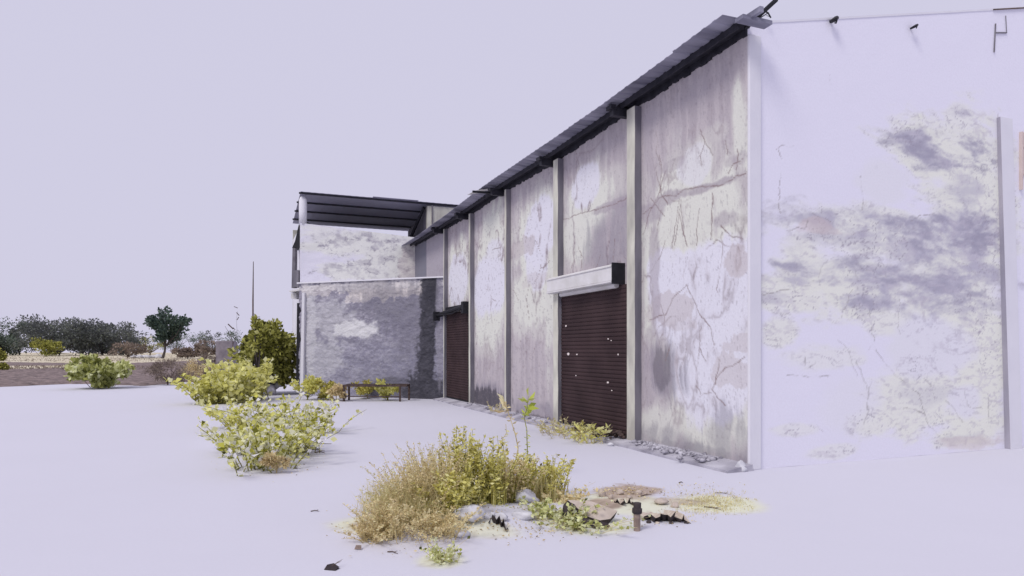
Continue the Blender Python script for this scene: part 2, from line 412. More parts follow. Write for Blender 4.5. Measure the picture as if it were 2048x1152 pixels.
# ------------------------------------------------------------------ warehouse
C0 = np.array([3.14, 9.07]); TH = math.atan2(.3787, .9255)
WH = empty('warehouse', (C0[0], C0[1], 0), 'long weathered plaster warehouse with slate sheet roof and two maroon shutters', 'warehouse', rz=TH)
u = np.array([-.3787, .9255]); v = np.array([.9255, .3787])
def LW(px, py, o=0.):                 # photo point -> (t, z) on the side wall, o metres in front of it
    k = (px - 1024)/F
    t = (C0[0] - .9255*o - k*(C0[1] - .3787*o)) / (.3787 + .9255*k)
    Yd = C0[1] - .3787*o + .9255*t
    return t, CAMH + (HZ - py)/F*Yd
def GW(px, py):                       # photo point -> (s, z) on the gable wall
    k = (px - 1024)/F; s = (k*C0[1] - C0[0]) / (.9255 - .3787*k)
    return s, CAMH + (HZ - py)/F*(C0[1] + .3787*s)
def spot(fn, px, py, rx, ry):
    cx, cz = fn(px, py); x0, _ = fn(px - rx, py); x1, _ = fn(px + rx, py); _, z0 = fn(px, py - ry)
    return cx, cz, abs(x1 - x0)/2, abs(z0 - cz)
WT = [(-.5, 5.84), (0, 5.82), (2.75, 5.74), (5.75, 5.62), (8.65, 5.62), (11.35, 5.53), (13.9, 5.52), (18.2, 5.55)]
def wtop(t): return np.interp(t, [a for a, b in WT], [b for a, b in WT])
def cracks_random(fn_seed, bounds, n, r):
    L = []
    for i in range(n):
        x = r.uniform(bounds[0], bounds[1]); z = r.uniform(bounds[2], bounds[3]); an = r.choice([1.57, -1.57]) + r.normal()*.45
        p = [(x, z)]
        for k in range(r.integers(4, 12)):
            an += r.normal()*.35; st = r.uniform(.04, .16); x += math.cos(an)*st; z += math.sin(an)*st; p.append((x, z))
        L.append(p)
    return L
def S(lst, fn, a, z, noise, amp, soft, cap=9.):
    m = 0*a
    for (px, py, rx, ry, k) in lst:
        cx, cz, ax, az = spot(fn, px, py, rx, ry); m = np.maximum(m, k*sst(0, soft, np.minimum(blob(a, z, cx, cz, ax*1.25, az*1.25), cap) + amp*(noise - .5)))
    return m
# side wall
ts = np.concatenate([np.arange(0, 3, .018), np.arange(3, 6, .026), np.arange(6, 18.001, .05)]); zs = np.linspace(0, 1, 330)
T, Q = np.meshgrid(ts, zs); Tf = T.ravel(); Zf = (Q*wtop(T)).ravel()
r_ = np.random.default_rng(5)
wx = Tf + .22*(fbm(Tf*1.8, Zf*1.4, 70, 4) - .5) + .05*(fbm(Tf*7, Zf*5, 71, 3) - .5); wz = Zf + .3*(fbm(Tf*1.6, Zf*1.3, 72, 4) - .5)
stre = fbm(wx*10, wz*.8, 21, 6, .6); nA = fbm(wx*1.5, wz*1.1, 22, 7, .55); nB = fbm(wx*4.5, wz*2.6, 23, 7, .6); nC = fbm(Tf*40, Zf*16, 24, 4)
vein = ridge(wx*1.5, wz*.8, 25, 6, .5); vein2 = ridge(wx*3.2, wz*1.6, 26, 6, .5)
sc = np.tile(np.array([.47, .43, .455]), (len(Tf), 1))
sc = lay(sc, sst(.36, .70, stre)*.55, (.55, .505, .515))
sc = lay(sc, sst(.60, .36, stre)*.4, (.39, .35, .38))
sc = lay(sc, sst(.5, .72, nB)*.45, (.44, .405, .44))
mixn = .45*nA + .25*nB + .30*stre
iv = S([(1390, 420, 120, 130, .95), (1400, 560, 130, 150, 1), (1430, 270, 30, 26, .5), (1400, 330, 50, 60, .9), (1420, 840, 90, 80, .9), (1320, 850, 50, 50, .8), (1310, 600, 40, 130, .9), (1470, 560, 50, 260, .9), (1478, 250, 16, 110, .9),
        (1170, 400, 46, 70, .95), (1150, 470, 35, 80, .9), (1225, 370, 26, 40, .5), (1065, 480, 50, 100, 1), (1060, 590, 50, 70, .95), (1100, 560, 12, 200, .9), (1100, 430, 12, 80, .9), (1040, 640, 24, 40, .7), (1080, 650, 30, 30, .6),
        (985, 500, 35, 90, 1), (980, 620, 36, 80, 1), (975, 690, 26, 30, .6), (918, 540, 26, 70, 1), (915, 590, 20, 30, .8), (1002, 520, 10, 130, .9)], LW, Tf, Zf, mixn, 1.7, .5, .7)
sc = lay(sc, iv*.97, (.70, .71, .645))  # cream stops short of the wall top, painting in more eave shade
lv = S([(1405, 590, 105, 100, 1), (1425, 720, 66, 100, 1), (1340, 540, 40, 40, .9), (1400, 690, 50, 130, .95), (1400, 550, 90, 50, .9), (1390, 330, 34, 40, .5), (1170, 370, 24, 38, .9), (1080, 465, 32, 62, 1), (1075, 530, 20, 40, .9), (980, 575, 34, 56, 1), (990, 520, 16, 40, .8), (915, 560, 16, 46, .9), (1440, 760, 40, 50, .7)],
       LW, Tf, Zf, .7*nA + .3*stre, 1.0, .22)
sc = lay(sc, lv, (.71, .705, .775))  # burnt-out highlights put into the wall colour as lavender patches
vz = sst(2.2, 3.2, Zf)*sst(5.6, 4.6, Zf)
vm = sst(.90, .985, vein)*(.35 + .5*vz) * sst(.42, .6, fbm(Tf*.9, Zf*.9, 27, 4))
sc = lay(sc, vm*.8, (.40, .345, .37)); sc = lay(sc, sst(.965, .995, vein)*vm*.8, (.22, .18, .19))
vm = vm*(1 - .85*lv); vm2 = (1 - .85*lv)*sst(.93, .99, vein2)*sst(.52, .66, fbm(Tf*1.1+3, Zf*1.1, 28, 4)); sc = lay(sc, vm2*.55, (.36, .31, .33))
bd_ = sst(.02, .5, iv)*sst(.98, .5, iv); sc = lay(sc, bd_*.25*(1-lv), (.47, .42, .45))
pk = S([(1330, 620, 40, 26, .8), (1045, 495, 22, 16, .9), (1475, 525, 26, 24, .9), (1465, 740, 36, 30, .7), (1480, 690, 30, 16, .7), (1070, 560, 20, 12, .5), (1360, 650, 20, 10, .5)], LW, Tf, Zf, nB, 1.6, .12)
sc = lay(sc, pk*.7, (.52, .47, .48))
dk = S([(1335, 745, 34, 60, .8), (1320, 720, 22, 40, .9), (1455, 870, 44, 60, .6), (1215, 490, 50, 60, .7), (1240, 440, 24, 50, .5), (975, 790, 36, 26, 1), (1075, 830, 55, 26, .7), (1400, 905, 130, 20, .8), (1330, 880, 60, 30, .6), (1490, 900, 16, 60, .6), (872, 510, 22, 60, .4), (870, 480, 20, 60, .3)],
       LW, Tf, Zf, .35*nB + .65*stre, 1.9, .6, .45)
sc = lay(sc, dk*.8, (.23, .215, .265))
mv = S([(1410, 376, 66, 9, .9), (1350, 392, 40, 12, .8), (1300, 425, 22, 22, .8), (1440, 440, 26, 16, .7), (1345, 330, 24, 10, .5), (1470, 320, 22, 12, .5), (1220, 412, 40, 8, .8), (1310, 560, 8, 120, .7), (1310, 700, 20, 60, .6)], LW, Tf, Zf, .6*nB + .4*nA, 2.2, .4)
sc = lay(sc, mv*.8, (.37, .325, .37))
dd = S([(975, 797, 32, 20, 1), (1325, 735, 14, 40, .5), (1075, 842, 50, 12, .6)], LW, Tf, Zf, .3*nB + .7*stre, 1.6, .25); sc = lay(sc, dd*.8, (.065, .06, .075))
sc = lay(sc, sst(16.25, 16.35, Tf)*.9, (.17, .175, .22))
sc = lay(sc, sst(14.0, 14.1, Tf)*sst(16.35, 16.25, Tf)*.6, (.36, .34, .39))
cr = cracks_random(0, (.1, 2.5, .8, 4.6), 12, r_) + cracks_random(0, (2.9, 12.5, .8, 4.6), 26, r_)
cr += [[LW(*p) for p in q] for q in [[(1372, 568), (1395, 620), (1418, 655), (1426, 690)], [(1372, 568), (1345, 600), (1330, 632), (1300, 640)], [(1440, 720), (1432, 770)], [(1490, 715), (1450, 735), (1425, 780), (1450, 810)],
       [(1285, 430), (1320, 395), (1350, 390), (1380, 375), (1440, 370), (1490, 345)], [(1125, 440), (1200, 415), (1255, 398)], [(1400, 260), (1420, 300), (1425, 310)], [(1318, 380), (1325, 340), (1320, 310)], [(1315, 460), (1325, 420)], [(1350, 490), (1362, 400)], [(1392, 490), (1398, 420)], [(1422, 480), (1426, 385)], [(1362, 410), (1372, 480)], [(1455, 310), (1452, 280)], [(1285, 470), (1300, 420), (1318, 385), (1330, 345)], [(1312, 345), (1322, 385), (1335, 410)], [(1300, 395), (1330, 430)], [(1358, 400), (1350, 450), (1345, 495)], [(1358, 420), (1370, 470), (1374, 490)], [(1402, 330), (1400, 310), (1410, 285)], [(1455, 345), (1468, 325), (1486, 318)], [(1475, 300), (1472, 340)], [(1440, 450), (1460, 470), (1485, 480)], [(1400, 700), (1410, 722)], [(1392, 770), (1400, 790)], [(1340, 690), (1330, 720)], [(1150, 300), (1160, 340)], [(1160, 500), (1165, 540)], [(1200, 510), (1190, 540), (1195, 560)], [(1230, 480), (1225, 530)],
       [(1060, 560), (1052, 600), (1058, 640)], [(1080, 540), (1100, 520)], [(1070, 480), (1080, 505)], [(975, 490), (970, 530)], [(985, 500), (1000, 495)]]]
km = 0*Tf
jx = Tf + .10*(fbm(Tf*5, Zf*5, 40) - .5) + .02*(fbm(Tf*30, Zf*30, 44, 2) - .5); jz = Zf + .10*(fbm(Tf*5, Zf*5, 41) - .5)
gate = .3 + .7*sst(.35, .6, fbm(Tf*6, Zf*6, 43, 3))
for i, p in enumerate(cr): km = np.maximum(km, sst(.015, .003, polydist(jx, jz, p))*(r_.uniform(.4, .8)*gate if i < 38 else .5 + .4*gate))
sc = lay(sc, km, (.25, .19, .19))
sc = lay(sc, sst(.66, .76, nC)*.35, (.25, .22, .25))
V = np.stack([.010*(fbm(Tf*2, Zf*2, 60) - .5), Tf, Zf], 1)
nyy, nxx = T.shape; I = np.arange(nxx*nyy).reshape(nyy, nxx)
np_mesh('side_wall', V, np.stack([I[:-1, :-1], I[1:, :-1], I[1:, 1:], I[:-1, 1:]], -1).reshape(-1, 4), M_wall, WH, col=sc, smooth=True)
# gable wall
GSL = .226; WID = 16.0
def gtop(s): return 5.94 + GSL*np.minimum(s, WID - s)
ss = np.concatenate([np.arange(0.0, 6.4, .019), np.linspace(6.4, WID, 40)]); zs = np.linspace(0, 1, 370)
Sg, Q = np.meshgrid(ss, zs); Sf = Sg.ravel(); Zf = (Q*gtop(Sg)).ravel()
gx_ = Sf + .30*(fbm(Sf*1.3, Zf*1.8, 73, 4) - .5) + .06*(fbm(Sf*6, Zf*8, 74, 3) - .5); gz_ = Zf + .25*(fbm(Sf*1.2, Zf*1.4, 75, 4) - .5)
hs = fbm(gx_*1.5, gz_*5.0, 31, 7, .62); nA = fbm(gx_*1.3, gz_*2.0, 32, 7, .58); nB = fbm(gx_*4, gz_*10, 33, 6, .6); nC = fbm(gx_*22, gz_*40, 34, 4, .6)
rg = ridge(gx_*1.6, gz_*3.6, 35, 6, .55); rg2 = ridge(gx_*4.5, gz_*9, 36, 6, .55)
gcol = np.tile(np.array([.765, .755, .845]), (len(Sf), 1))
giv = S([(1900, 320, 140, 80, 1), (1950, 420, 90, 190, 1), (1780, 470, 190, 60, .9), (1610, 520, 60, 70, .9), (1600, 590, 90, 40, .9), (1700, 570, 140, 70, 1), (1560, 665, 36, 30, .8), (1900, 580, 110, 110, 1), (1960, 730, 50, 170, 1), (1790, 650, 60, 30, .8),
         (1830, 800, 90, 80, .9), (1650, 715, 80, 30, .5), (1750, 840, 50, 40, .8), (1940, 860, 80, 46, 1), (1590, 860, 44, 14, .5), (1670, 902, 60, 14, .5), (1920, 235, 36, 34, .7), (1700, 720, 40, 16, .5), (1780, 430, 60, 20, .7)], GW, Sf, Zf, .55*hs + .45*nA, 1.4, .45, .8)
gcol = lay(gcol, giv*.97, (.785, .795, .715))
glv = S([(1850, 690, 80, 60, 1), (1930, 810, 34, 36, .9), (1770, 360, 60, 50, .9), (1700, 800, 60, 60, .6)], GW, Sf, Zf, nA, 1.0, .4); gcol = lay(gcol, glv, (.755, .752, .798))
gm = .5*hs + .25*nB + .25*nA
ggr = S([(1890, 305, 110, 46, 1), (1840, 285, 70, 26, .9), (1920, 222, 26, 14, .8), (1930, 455, 100, 46, 1), (1780, 455, 200, 34, 1), (1850, 545, 190, 70, 1), (1690, 540, 110, 44, .95), (1600, 500, 30, 26, .7), (1740, 603, 100, 20, 1), (1900, 600, 110, 36, .9), (1550, 597, 40, 12, .6),
         (1930, 375, 44, 40, .7), (1840, 790, 60, 30, .35), (1940, 880, 70, 16, .6), (1640, 455, 40, 14, .5), (1870, 500, 130, 50, 1), (1690, 480, 130, 22, .8)], GW, Sf, Zf, gm, 3.2, .8, .52)
gcol = lay(gcol, ggr*.92, (.47, .455, .54))
gdk = S([(1900, 310, 80, 30, .9), (1940, 460, 70, 36, 1), (1870, 470, 80, 30, .8), (1800, 540, 90, 26, .8), (1690, 530, 70, 20, .6), (1900, 590, 90, 20, .6), (1720, 607, 60, 10, .8)], GW, Sf, Zf, .5*hs + .5*nB, 4.2, .9, .22)
gcol = lay(gcol, gdk*.75, (.32, .31, .39))
zone = sst(.05, .6, np.maximum(giv, ggr))
gcol = lay(gcol, sst(.90, .985, rg)*zone*.45*sst(.4, .6, nA), (.55, .52, .58))
gcol = lay(gcol, sst(.955, .995, rg2)*zone*sst(.45, .62, fbm(Sf*1.4, Zf*2.2, 37, 4))*.7, (.33, .30, .36))
gsp = sst(.62, .74, nC)*zone*.35*sst(.4, .65, hs); gcol = lay(gcol, gsp, (.36, .33, .38))
gcol = lay(gcol, sst(.60, .72, fbm(gx_*9, gz_*24, 38, 4, .6))*zone*.4, (.45, .42, .49))
gpk = S([(1630, 450, 26, 16, .8), (1935, 885, 60, 14, .6), (1640, 460, 50, 8, .5)], GW, Sf, Zf, nB, 1.4, .4); gcol = lay(gcol, gpk*.6, (.62, .52, .50))
gq = [[(1740, 612), (1741, 645), (1748, 680), (1738, 700)], [(1748, 690), (1762, 715), (1790, 750), (1840, 790), (1856, 850), (1880, 875)], [(1805, 815), (1850, 826)], [(1623, 425), (1612, 455), (1575, 460)], [(1623, 425), (1660, 442)],
      [(1820, 440), (1850, 430), (1880, 426)], [(1895, 393), (1930, 408)], [(1722, 352), (1724, 418)], [(1553, 300), (1565, 288), (1585, 292)], [(1558, 300), (1563, 318)], [(1560, 345), (1558, 380), (1560, 425)], [(1575, 750), (1660, 752)],
      [(1610, 715), (1612, 735), (1628, 730), (1634, 705)], [(1632, 845), (1645, 862)], [(1700, 845), (1720, 850)], [(1525, 588), (1570, 580), (1640, 560)], [(1660, 152), (1661, 172)], [(1995, 225), (1999, 260), (2003, 320)]]
jx = Sf + .09*(fbm(Sf*7, Zf*7, 40) - .5) + .03*(fbm(Sf*28, Zf*28, 45, 2) - .5); jz = Zf + .09*(fbm(Sf*7, Zf*7, 41) - .5); km = 0*Sf; gate = .1 + .9*sst(.38, .6, fbm(Sf*6, Zf*6, 43, 3))
for q in gq: km = np.maximum(km, sst(.013, .002, polydist(jx, jz, [GW(*p) for p in q]))*.6*gate)
for p in cracks_random(0, (1.2, 5, .4, 3.5), 14, r_): km = np.maximum(km, sst(.012, .003, polydist(jx, jz, p[:6]))*r_.uniform(.15, .5))
gcol = lay(gcol, km, (.26, .23, .23))
V = np.stack([Sf, .006*(fbm(Sf*2, Zf*2, 61) - .5), Zf], 1); nyy, nxx = Sg.shape; I = np.arange(nxx*nyy).reshape(nyy, nxx)
np_mesh('gable_wall', V, np.stack([I[:-1, :-1], I[:-1, 1:], I[1:, 1:], I[1:, :-1]], -1).reshape(-1, 4), M_gable, WH, col=gcol, smooth=True)
mb = MB(); mb.prism([(0.02, 17.9), (WID, 17.9), (WID, 18.1), (0.02, 18.1)], 0, [5.5, 5.5, 5.5, 5.5]); mb.build('rear_wall', M_white, WH)
mb = MB(); mb.box(WID - .2, WID, .02, 17.88, 0, 5.5); mb.build('far_side_wall', M_white, WH)
# pilasters on the side wall: cream face, near flank coloured dark grey as painted shade
for px, pw in ((1283, .25), (1127, .22), (1022, .11), (949, .13), (896, .08)):
    t0 = LW(px, 700)[0]; h = float(wtop(t0)) - .06
    mb = MB(); x0, x1, y0, y1 = -.13, .02, t0, t0 + pw
    n = 14; jit = [random.uniform(-.006, .006) for _ in range(n+1)]
    Vv = []
    for i in range(n+1):
        z = h*i/n; Vv += [(x0 + jit[i], y0 + jit[-i], z), (x1, y0 + jit[i], z), (x1, y1, z), (x0 + jit[i]*.7, y1 + jit[i], z)]
    fs = []; mi = []
    for i in range(n):
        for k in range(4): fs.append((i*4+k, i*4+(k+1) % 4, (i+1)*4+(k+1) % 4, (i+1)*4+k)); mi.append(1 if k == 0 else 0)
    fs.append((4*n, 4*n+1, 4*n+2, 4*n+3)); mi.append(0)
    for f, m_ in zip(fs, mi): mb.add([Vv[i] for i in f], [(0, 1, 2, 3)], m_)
    mb.build('pilaster', [M_cream, M_grey_shade], WH)
# corner column and gable pilaster, its left flank coloured darker as painted shade
mb = MB(); mb.box(-.004, .20, -.04, .004, 0, 5.80); mb.build('corner_column', M_white, WH, bevel=.012)
mb = MB(); mb.box(.2015, .214, -.012, .02, .2, 2.3); mb.build('joint_strip', M_twig, WH)
mb = MB()
sb, st = 5.26, 5.06; zt = 5.35
P = [(sb, .02, 0), (sb, -.09, 0), (sb+.30, -.09, 0), (sb+.30, .02, 0), (st, .02, zt), (st, -.06, zt), (st+.30, -.06, zt), (st+.30, .02, zt)]
mb.add(P, [(0, 1, 5, 4)], 1); mb.add(P, [(1, 2, 6, 5), (2, 3, 7, 6), (4, 5, 6, 7)], 0); mb.build('pilaster', [M_white, mat('flank shade grey', (.30, .29, .35), (.42, .40, .46), 3, bump=.3, stretch=(1, 1, .25))], WH)
# gable window at the frame edge
s0, zt = GW(2040, 265); _, zb = GW(2040, 350)
wn = empty('window', (0, 0, 0), None, None); wn.parent = WH
MBw = MB(); MBw.box(s0, s0+1.2, -.03, .01, zb, zt); bd = MBw.build('window', M_board, WH)
bpy.data.objects.remove(wn)
bd.name = 'window'
fr = MB(); fr.box(s0-.025, s0, -.05, .01, zb-.25, zt); fr.box(s0, s0+1.2, -.045, .01, (zb+zt)/2-.0+.1, (zb+zt)/2+.125); fr.build('frame', M_board, bd)
# roof
OUT = [(-.12, 5.915), (0, 5.91), (3.07, 5.80), (5.6, 5.77), (8.5, 5.75), (11.5, 5.64), (15.3, 5.53), (18.4, 5.5)]
def zout(t): return np.interp(t, [a for a, b in OUT], [b for a, b in OUT])
mb = MB(); tt = []; pitch = .22
t = -.12
while t < 18.3:
    for d, h in ((0, 0), (.13, 0), (.15, .02), (.20, .02)): tt.append((t + d, h, int((t + .12)/1.1)))
    t += pitch
rr = random.Random(3); lap = {}
xs = [-.5, -.25, 0.0, .05, 2.5, 5.0, 8.0]
rows = []
for (t, h, k) in tt:
    lap.setdefault(k, (rr.uniform(-.02, .015), rr.uniform(-.006, .006)))
    o, dz = lap[k]; row = []
    for j, x in enumerate(xs):
        if x <= 0: f = (x + .5)/.5; z = (1-f)*zout(t) + f*(wtop(t) + .10)
        else: z = wtop(max(t, .13)) + .04 + GSL*x - .03
        row.append((x + (o if j == 0 else 0), max(t, .13) if x > 0 else t, z + h*(1 if j else .4) + dz))
    rows.append(row)
nr = len(rows); nc = len(xs)
vs = [p for row in rows for p in row]
fs = [(i*nc+j, (i+1)*nc+j, (i+1)*nc+j+1, i*nc+j+1) for i in range(nr-1) for j in range(nc-1)]
mb.add(vs, fs)
mb.add([(x*1.0, -.12, 0) for x in ()], [])
roof = mb.build('roof', M_sheet, WH)
so_ = roof.modifiers.new('Solidify', 'SOLIDIFY'); so_.thickness = .006
mb = MB(); mb.prism([(8, -.05), (16.5, -.05), (16.5, 18.2), (8, 18.2)], [7.70, 5.75, 5.6, 7.35], [7.74, 5.79, 5.64, 7.39]); mb.build('roof_slope', M_sheet, WH)
# dark eave channel under the sheets, close to the wall
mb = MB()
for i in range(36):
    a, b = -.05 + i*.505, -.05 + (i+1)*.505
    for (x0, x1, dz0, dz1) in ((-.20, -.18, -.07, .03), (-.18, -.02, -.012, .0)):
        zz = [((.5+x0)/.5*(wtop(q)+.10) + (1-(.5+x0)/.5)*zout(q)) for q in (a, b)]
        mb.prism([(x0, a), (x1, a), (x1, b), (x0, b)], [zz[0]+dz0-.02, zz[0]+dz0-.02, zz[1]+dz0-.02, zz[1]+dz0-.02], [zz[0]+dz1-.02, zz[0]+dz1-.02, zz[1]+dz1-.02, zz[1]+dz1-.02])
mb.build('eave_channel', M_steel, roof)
# ragged dark strip between wall and sheets
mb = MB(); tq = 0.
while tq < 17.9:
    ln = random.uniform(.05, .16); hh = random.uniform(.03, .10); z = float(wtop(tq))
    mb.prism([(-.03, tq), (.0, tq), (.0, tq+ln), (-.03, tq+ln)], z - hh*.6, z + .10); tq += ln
mb.build('eave_strip', M_steel, roof)
for px, py in ((1262, 218), (1113, 322), (1010, 376), (938, 426), (888, 456)):
    t0 = LW(px, py)[0]; z = float(wtop(t0))
    mb = MB(); mb.box(-.34, -.02, t0+.02, t0+.13, z-.12, z+.03); mb.box(-.40, -.30, t0-.01, t0+.16, z-.02, z+.05); mb.build('rafter_end', M_steel, WH)
t0 = LW(1000, 370)[0]; z = float(wtop(t0))
mb = MB(); mb.prism([(-.62, t0+.1), (-.2, t0-.1), (-.2, t0+.7), (-.62, t0+.8)], [z+.06, z+.12, z+.12, z+.10], [z+.068, z+.128, z+.128, z+.108]); mb.build('bent_sheet', M_hood, WH)
mb = MB(); mb.tube([(-.75, t0-.02, z+.0), (-.1, t0, z+.02)], .03, 6); mb.build('bracket_rod', M_black, WH)
mb = MB(); mb.box(-.32, .16, -.28, -.13, 5.845, 5.895); mb.box(-.20, -.14, -.45, -.1, 5.87, 5.94); mb.build('corner_flashing', M_sheet, WH)
mb = MB(); mb.prism([(-.05, -.55), (.0, -.55), (-.05, -.05), (-.10, -.05)], [5.99, 5.99, 5.84, 5.84], [6.02, 6.02, 5.87, 5.87]); mb.build('purlin_end', M_black, WH)
def gpos(px, py): s, z = GW(px, py); return s, z
for (a, b, c, d) in (((1519, 24), (1534, 40), (1522, 38), .012), ((1655, 47), (1666, 40), (1658, 52), .035), ((1815, 60), (1826, 54), (1820, 62), .022)):
    p, q, e = gpos(*a), gpos(*b), gpos(*c)
    mb = MB(); mb.tube([(p[0], -.06, p[1]), ((p[0]+q[0])/2, -.09, (p[1]+q[1])/2), (q[0], -.07, q[1])], [d*.7, d, d*.8], 6); mb.tube([(q[0], -.07, q[1]), ((p[0]+q[0])/2, -.10, e[1]), (e[0], -.1, e[1])], [d*.5, d*.3, d*.3], 5)
    mb.tube([((p[0]+q[0])/2, -.09, (p[1]+q[1])/2), ((p[0]+q[0])/2, .05, (p[1]+q[1])/2)], d*.6, 5)
    mb.build('purlin_end', M_black, WH)
# verge coping: thin capping strip on the gable, dark only at its right end lip
mb = MB(); mb.prism([(.2, -.008), (8, -.008), (8, .12), (.2, .12)], [float(gtop(.2)), float(gtop(8)), float(gtop(8)), float(gtop(.2))], [float(gtop(.2))+.03, float(gtop(8))+.03, float(gtop(8))+.03, float(gtop(.2))+.03]); mb.build('verge_coping', M_white, WH)
sA, zA = GW(1985, 27); mb = MB(); mb.prism([(sA, -.022), (8, -.022), (8, -.0085), (sA, -.0085)], [float(gtop(sA))-.0, float(gtop(8)), float(gtop(8)), float(gtop(sA))], [float(gtop(sA))+.018, float(gtop(8))+.018, float(gtop(8))+.018, float(gtop(sA))+.018]); mb.build('verge_lip', M_twig, WH)
for (p, q) in (((2010, 32), (2012, 66)), ((1990, 48), (1987, 105)), ((1990, 66), (2012, 66))):
    a, b = GW(*p), GW(*q); mb = MB(); mb.tube([(a[0], -.012, a[1]), (b[0], -.012, b[1])], .006 if p[0] != 1990 else .010, 5); mb.build('gable_trim', M_rail, WH)
# plinth apron
mb = MB(); n = 70; pr = []
for i in range(n+1):
    t = -.1 + 14.0*i/n; wd = .26 + .10*fbm(np.array([t*1.3]), np.array([.5]), 77)[0]; pr.append((t, wd))
for i in range(n):
    (a, wa), (b, wb) = pr[i], pr[i+1]
    mb.prism([(-wa-.12, a), (.0, a), (.0, b), (-wb-.12, b)], 0, [.035, .09, .09, .035])
mb.build('apron', mat('stained apron concrete', (.27, .26, .31), (.5, .49, .55), 2.5, bump=.5, bscale=12), WH)

# shutters
def shutter(ta, tb, ztop, scraps, x=-.03, rail_w=.09):
    mb = MB(); p = .075; nz_ = int((ztop - .12)/p)
    for i in range(nz_):
        z = .12 + i*p; dx = random.uniform(-.003, .003)
        prof = [(x-.012+dx, z), (x-.019+dx, z+.010), (x-.022+dx, z+p*.5), (x-.019+dx, z+p-.012), (x-.008, z+p-.008), (x-.008, z+p)]
        V = []; 
        for (xx, zz) in prof: V += [(xx, ta, zz), (xx, tb, zz)]
        mb.add(V, [(2*k, 2*k+2, 2*k+3, 2*k+1) for k in range(len(prof)-1)])
    for (px, py, wpx, hpx) in scraps:
        t, z = LW(px, py); wpx *= .65; hpx *= .65; wv = abs(LW(px+wpx, py)[0] - t); hv = abs(LW(px, py+hpx)[1] - z)
        k = 7; ring = [(x-.030, t + wv*.5*math.cos(6.28*i/k)*random.uniform(.6, 1.1), z + hv*.5*math.sin(6.28*i/k)*random.uniform(.6, 1.1)) for i in range(k)]
        ring2 = [(x-.026, b, c) for (a, b, c) in ring]
        mb.add(ring + ring2, [tuple(range(k-1, -1, -1))] + [(i, (i+1) % k, k+(i+1) % k, k+i) for i in range(k)], 1)
    d = mb.build('shutter_door', [M_door, M_paper], WH)
    for (a, b) in ((tb, tb+.02), (tb+.021, tb+rail_w)):
        m = MB(); m.box(x-.06, .01, a, b, .05, ztop); m.build('guide_rail', M_rail if b-a > .05 else M_black, d)
    m = MB(); m.box(x-.03, x+.01, ta, tb, .04, .12); m.build('bottom_bar', M_black, d)
    return d
tA, tB = 2.84, LW(1124, 700)[0]
shutter(tA, tB, 2.80, [(1137, 652, 5, 6), (1142, 708, 9, 9), (1159, 709, 5, 6), (1222, 678, 5, 5), (1228, 681, 4, 4), (1242, 709, 4, 6), (1221, 765, 8, 8), (1157, 751, 4, 4), (1165, 583, 3, 6), (1229, 781, 4, 4)], rail_w=.16)
mb = MB(); za, zb_ = 2.77, 3.10
ha, hb = LW(1252, 700)[0] + .05, 5.72
prof = [(-.0, zb_+.0), (-.22, zb_), (-.26, zb_-.05), (-.26, za+.05), (-.24, za), (-.0, za+.0)]
V = []
for (xx, zz) in prof: V += [(xx, ha, zz), (xx, hb, zz)]
mb.add(V, [(2*k, 2*k+2, 2*k+3, 2*k+1) for k in range(len(prof)-1)]); mb.add([(xx, hb, zz) for xx, zz in prof], [tuple(range(6))])
mb.box(-.275, -.26, ha, hb, za+.01, za+.035); mb.box(-.275, -.26, ha, hb, zb_-.05, zb_-.03)
hood = mb.build('roller_hood', M_hood, WH)
mb = MB(); mb.box(-.262, .0, ha-.025, ha-.001, za-.02, zb_+.02); mb.build('end_cap', M_black, hood)
mb = MB(); mb.tube([(-.10, ha+.1, za-.03), (-.10, hb-.35, za-.03)], .05, 10); mb.build('roller_tube', M_hood, hood)
tA, tB = LW(940, 700)[0] + .02, LW(893, 700)[0] - .06
shutter(tA, tB, 2.80, [], x=-.03, rail_w=.10)
mb = MB(); mb.box(-.24, .0, tA-.12, tA+.10, 2.66, 3.0); mb.build('bracket_plate', M_black, WH)
mb = MB(); mb.box(-.36, .0, tB+.30, tB+.38, 2.55, 2.84); mb.build('bracket_plate', M_black, WH)
mb = MB(); mb.tube([(-.15, tA+.05, 2.86), (-.16, tB+.32, 2.74)], .07, 10); mb.tube([(-.27, tA+.05, 2.78), (-.2, (tA+tB)/2, 2.70), (-.29, tB+.32, 2.72)], .02, 6); mb.box(-.08, .0, tA, tB+.3, 2.82, 2.95)
mb.build('roller_drum', M_black, WH)

# ------------------------------------------------------------------ annex
def SH(x, y): return C0 + x*v + y*u         # warehouse frame -> world
yU = 17.96
Lc = SH(-4.16, yU); Rc = SH(0, yU)
AX = empty('annex_building', (Lc[0], Lc[1], 0), 'two storey rubble plaster annex with open dark roof beside the warehouse', 'building')
def loc2(p): return (p[0]-Lc[0], p[1]-Lc[1])
A = np.array([Lc[0]-.02, Lc[1]-.06]); B = SH(0, 13.95)
def annex_grid(name, p0, p1, z0f, z1f, n, colf, m):
    L = np.linalg.norm(p1-p0); d = (p1-p0)/L; aa = np.linspace(0, L, n[0]); q = np.linspace(0, 1, n[1]); Ag, Qg = np.meshgrid(aa, q); a = Ag.ravel()
    z = z0f(a/L) + Qg.ravel()*(z1f(a/L) - z0f(a/L)); c, bmp = colf(a, z, L); nrm = np.array([d[1], -d[0]])
    P = p0 + np.outer(a, d) + np.outer(bmp, nrm) - Lc
    V = np.column_stack([P, z]); I = np.arange(n[0]*n[1]).reshape(n[1], n[0])
    return np_mesh(name, V, np.stack([I[:-1, :-1], I[:-1, 1:], I[1:, 1:], I[1:, :-1]], -1).reshape(-1, 4), m, AX, col=c, smooth=True)
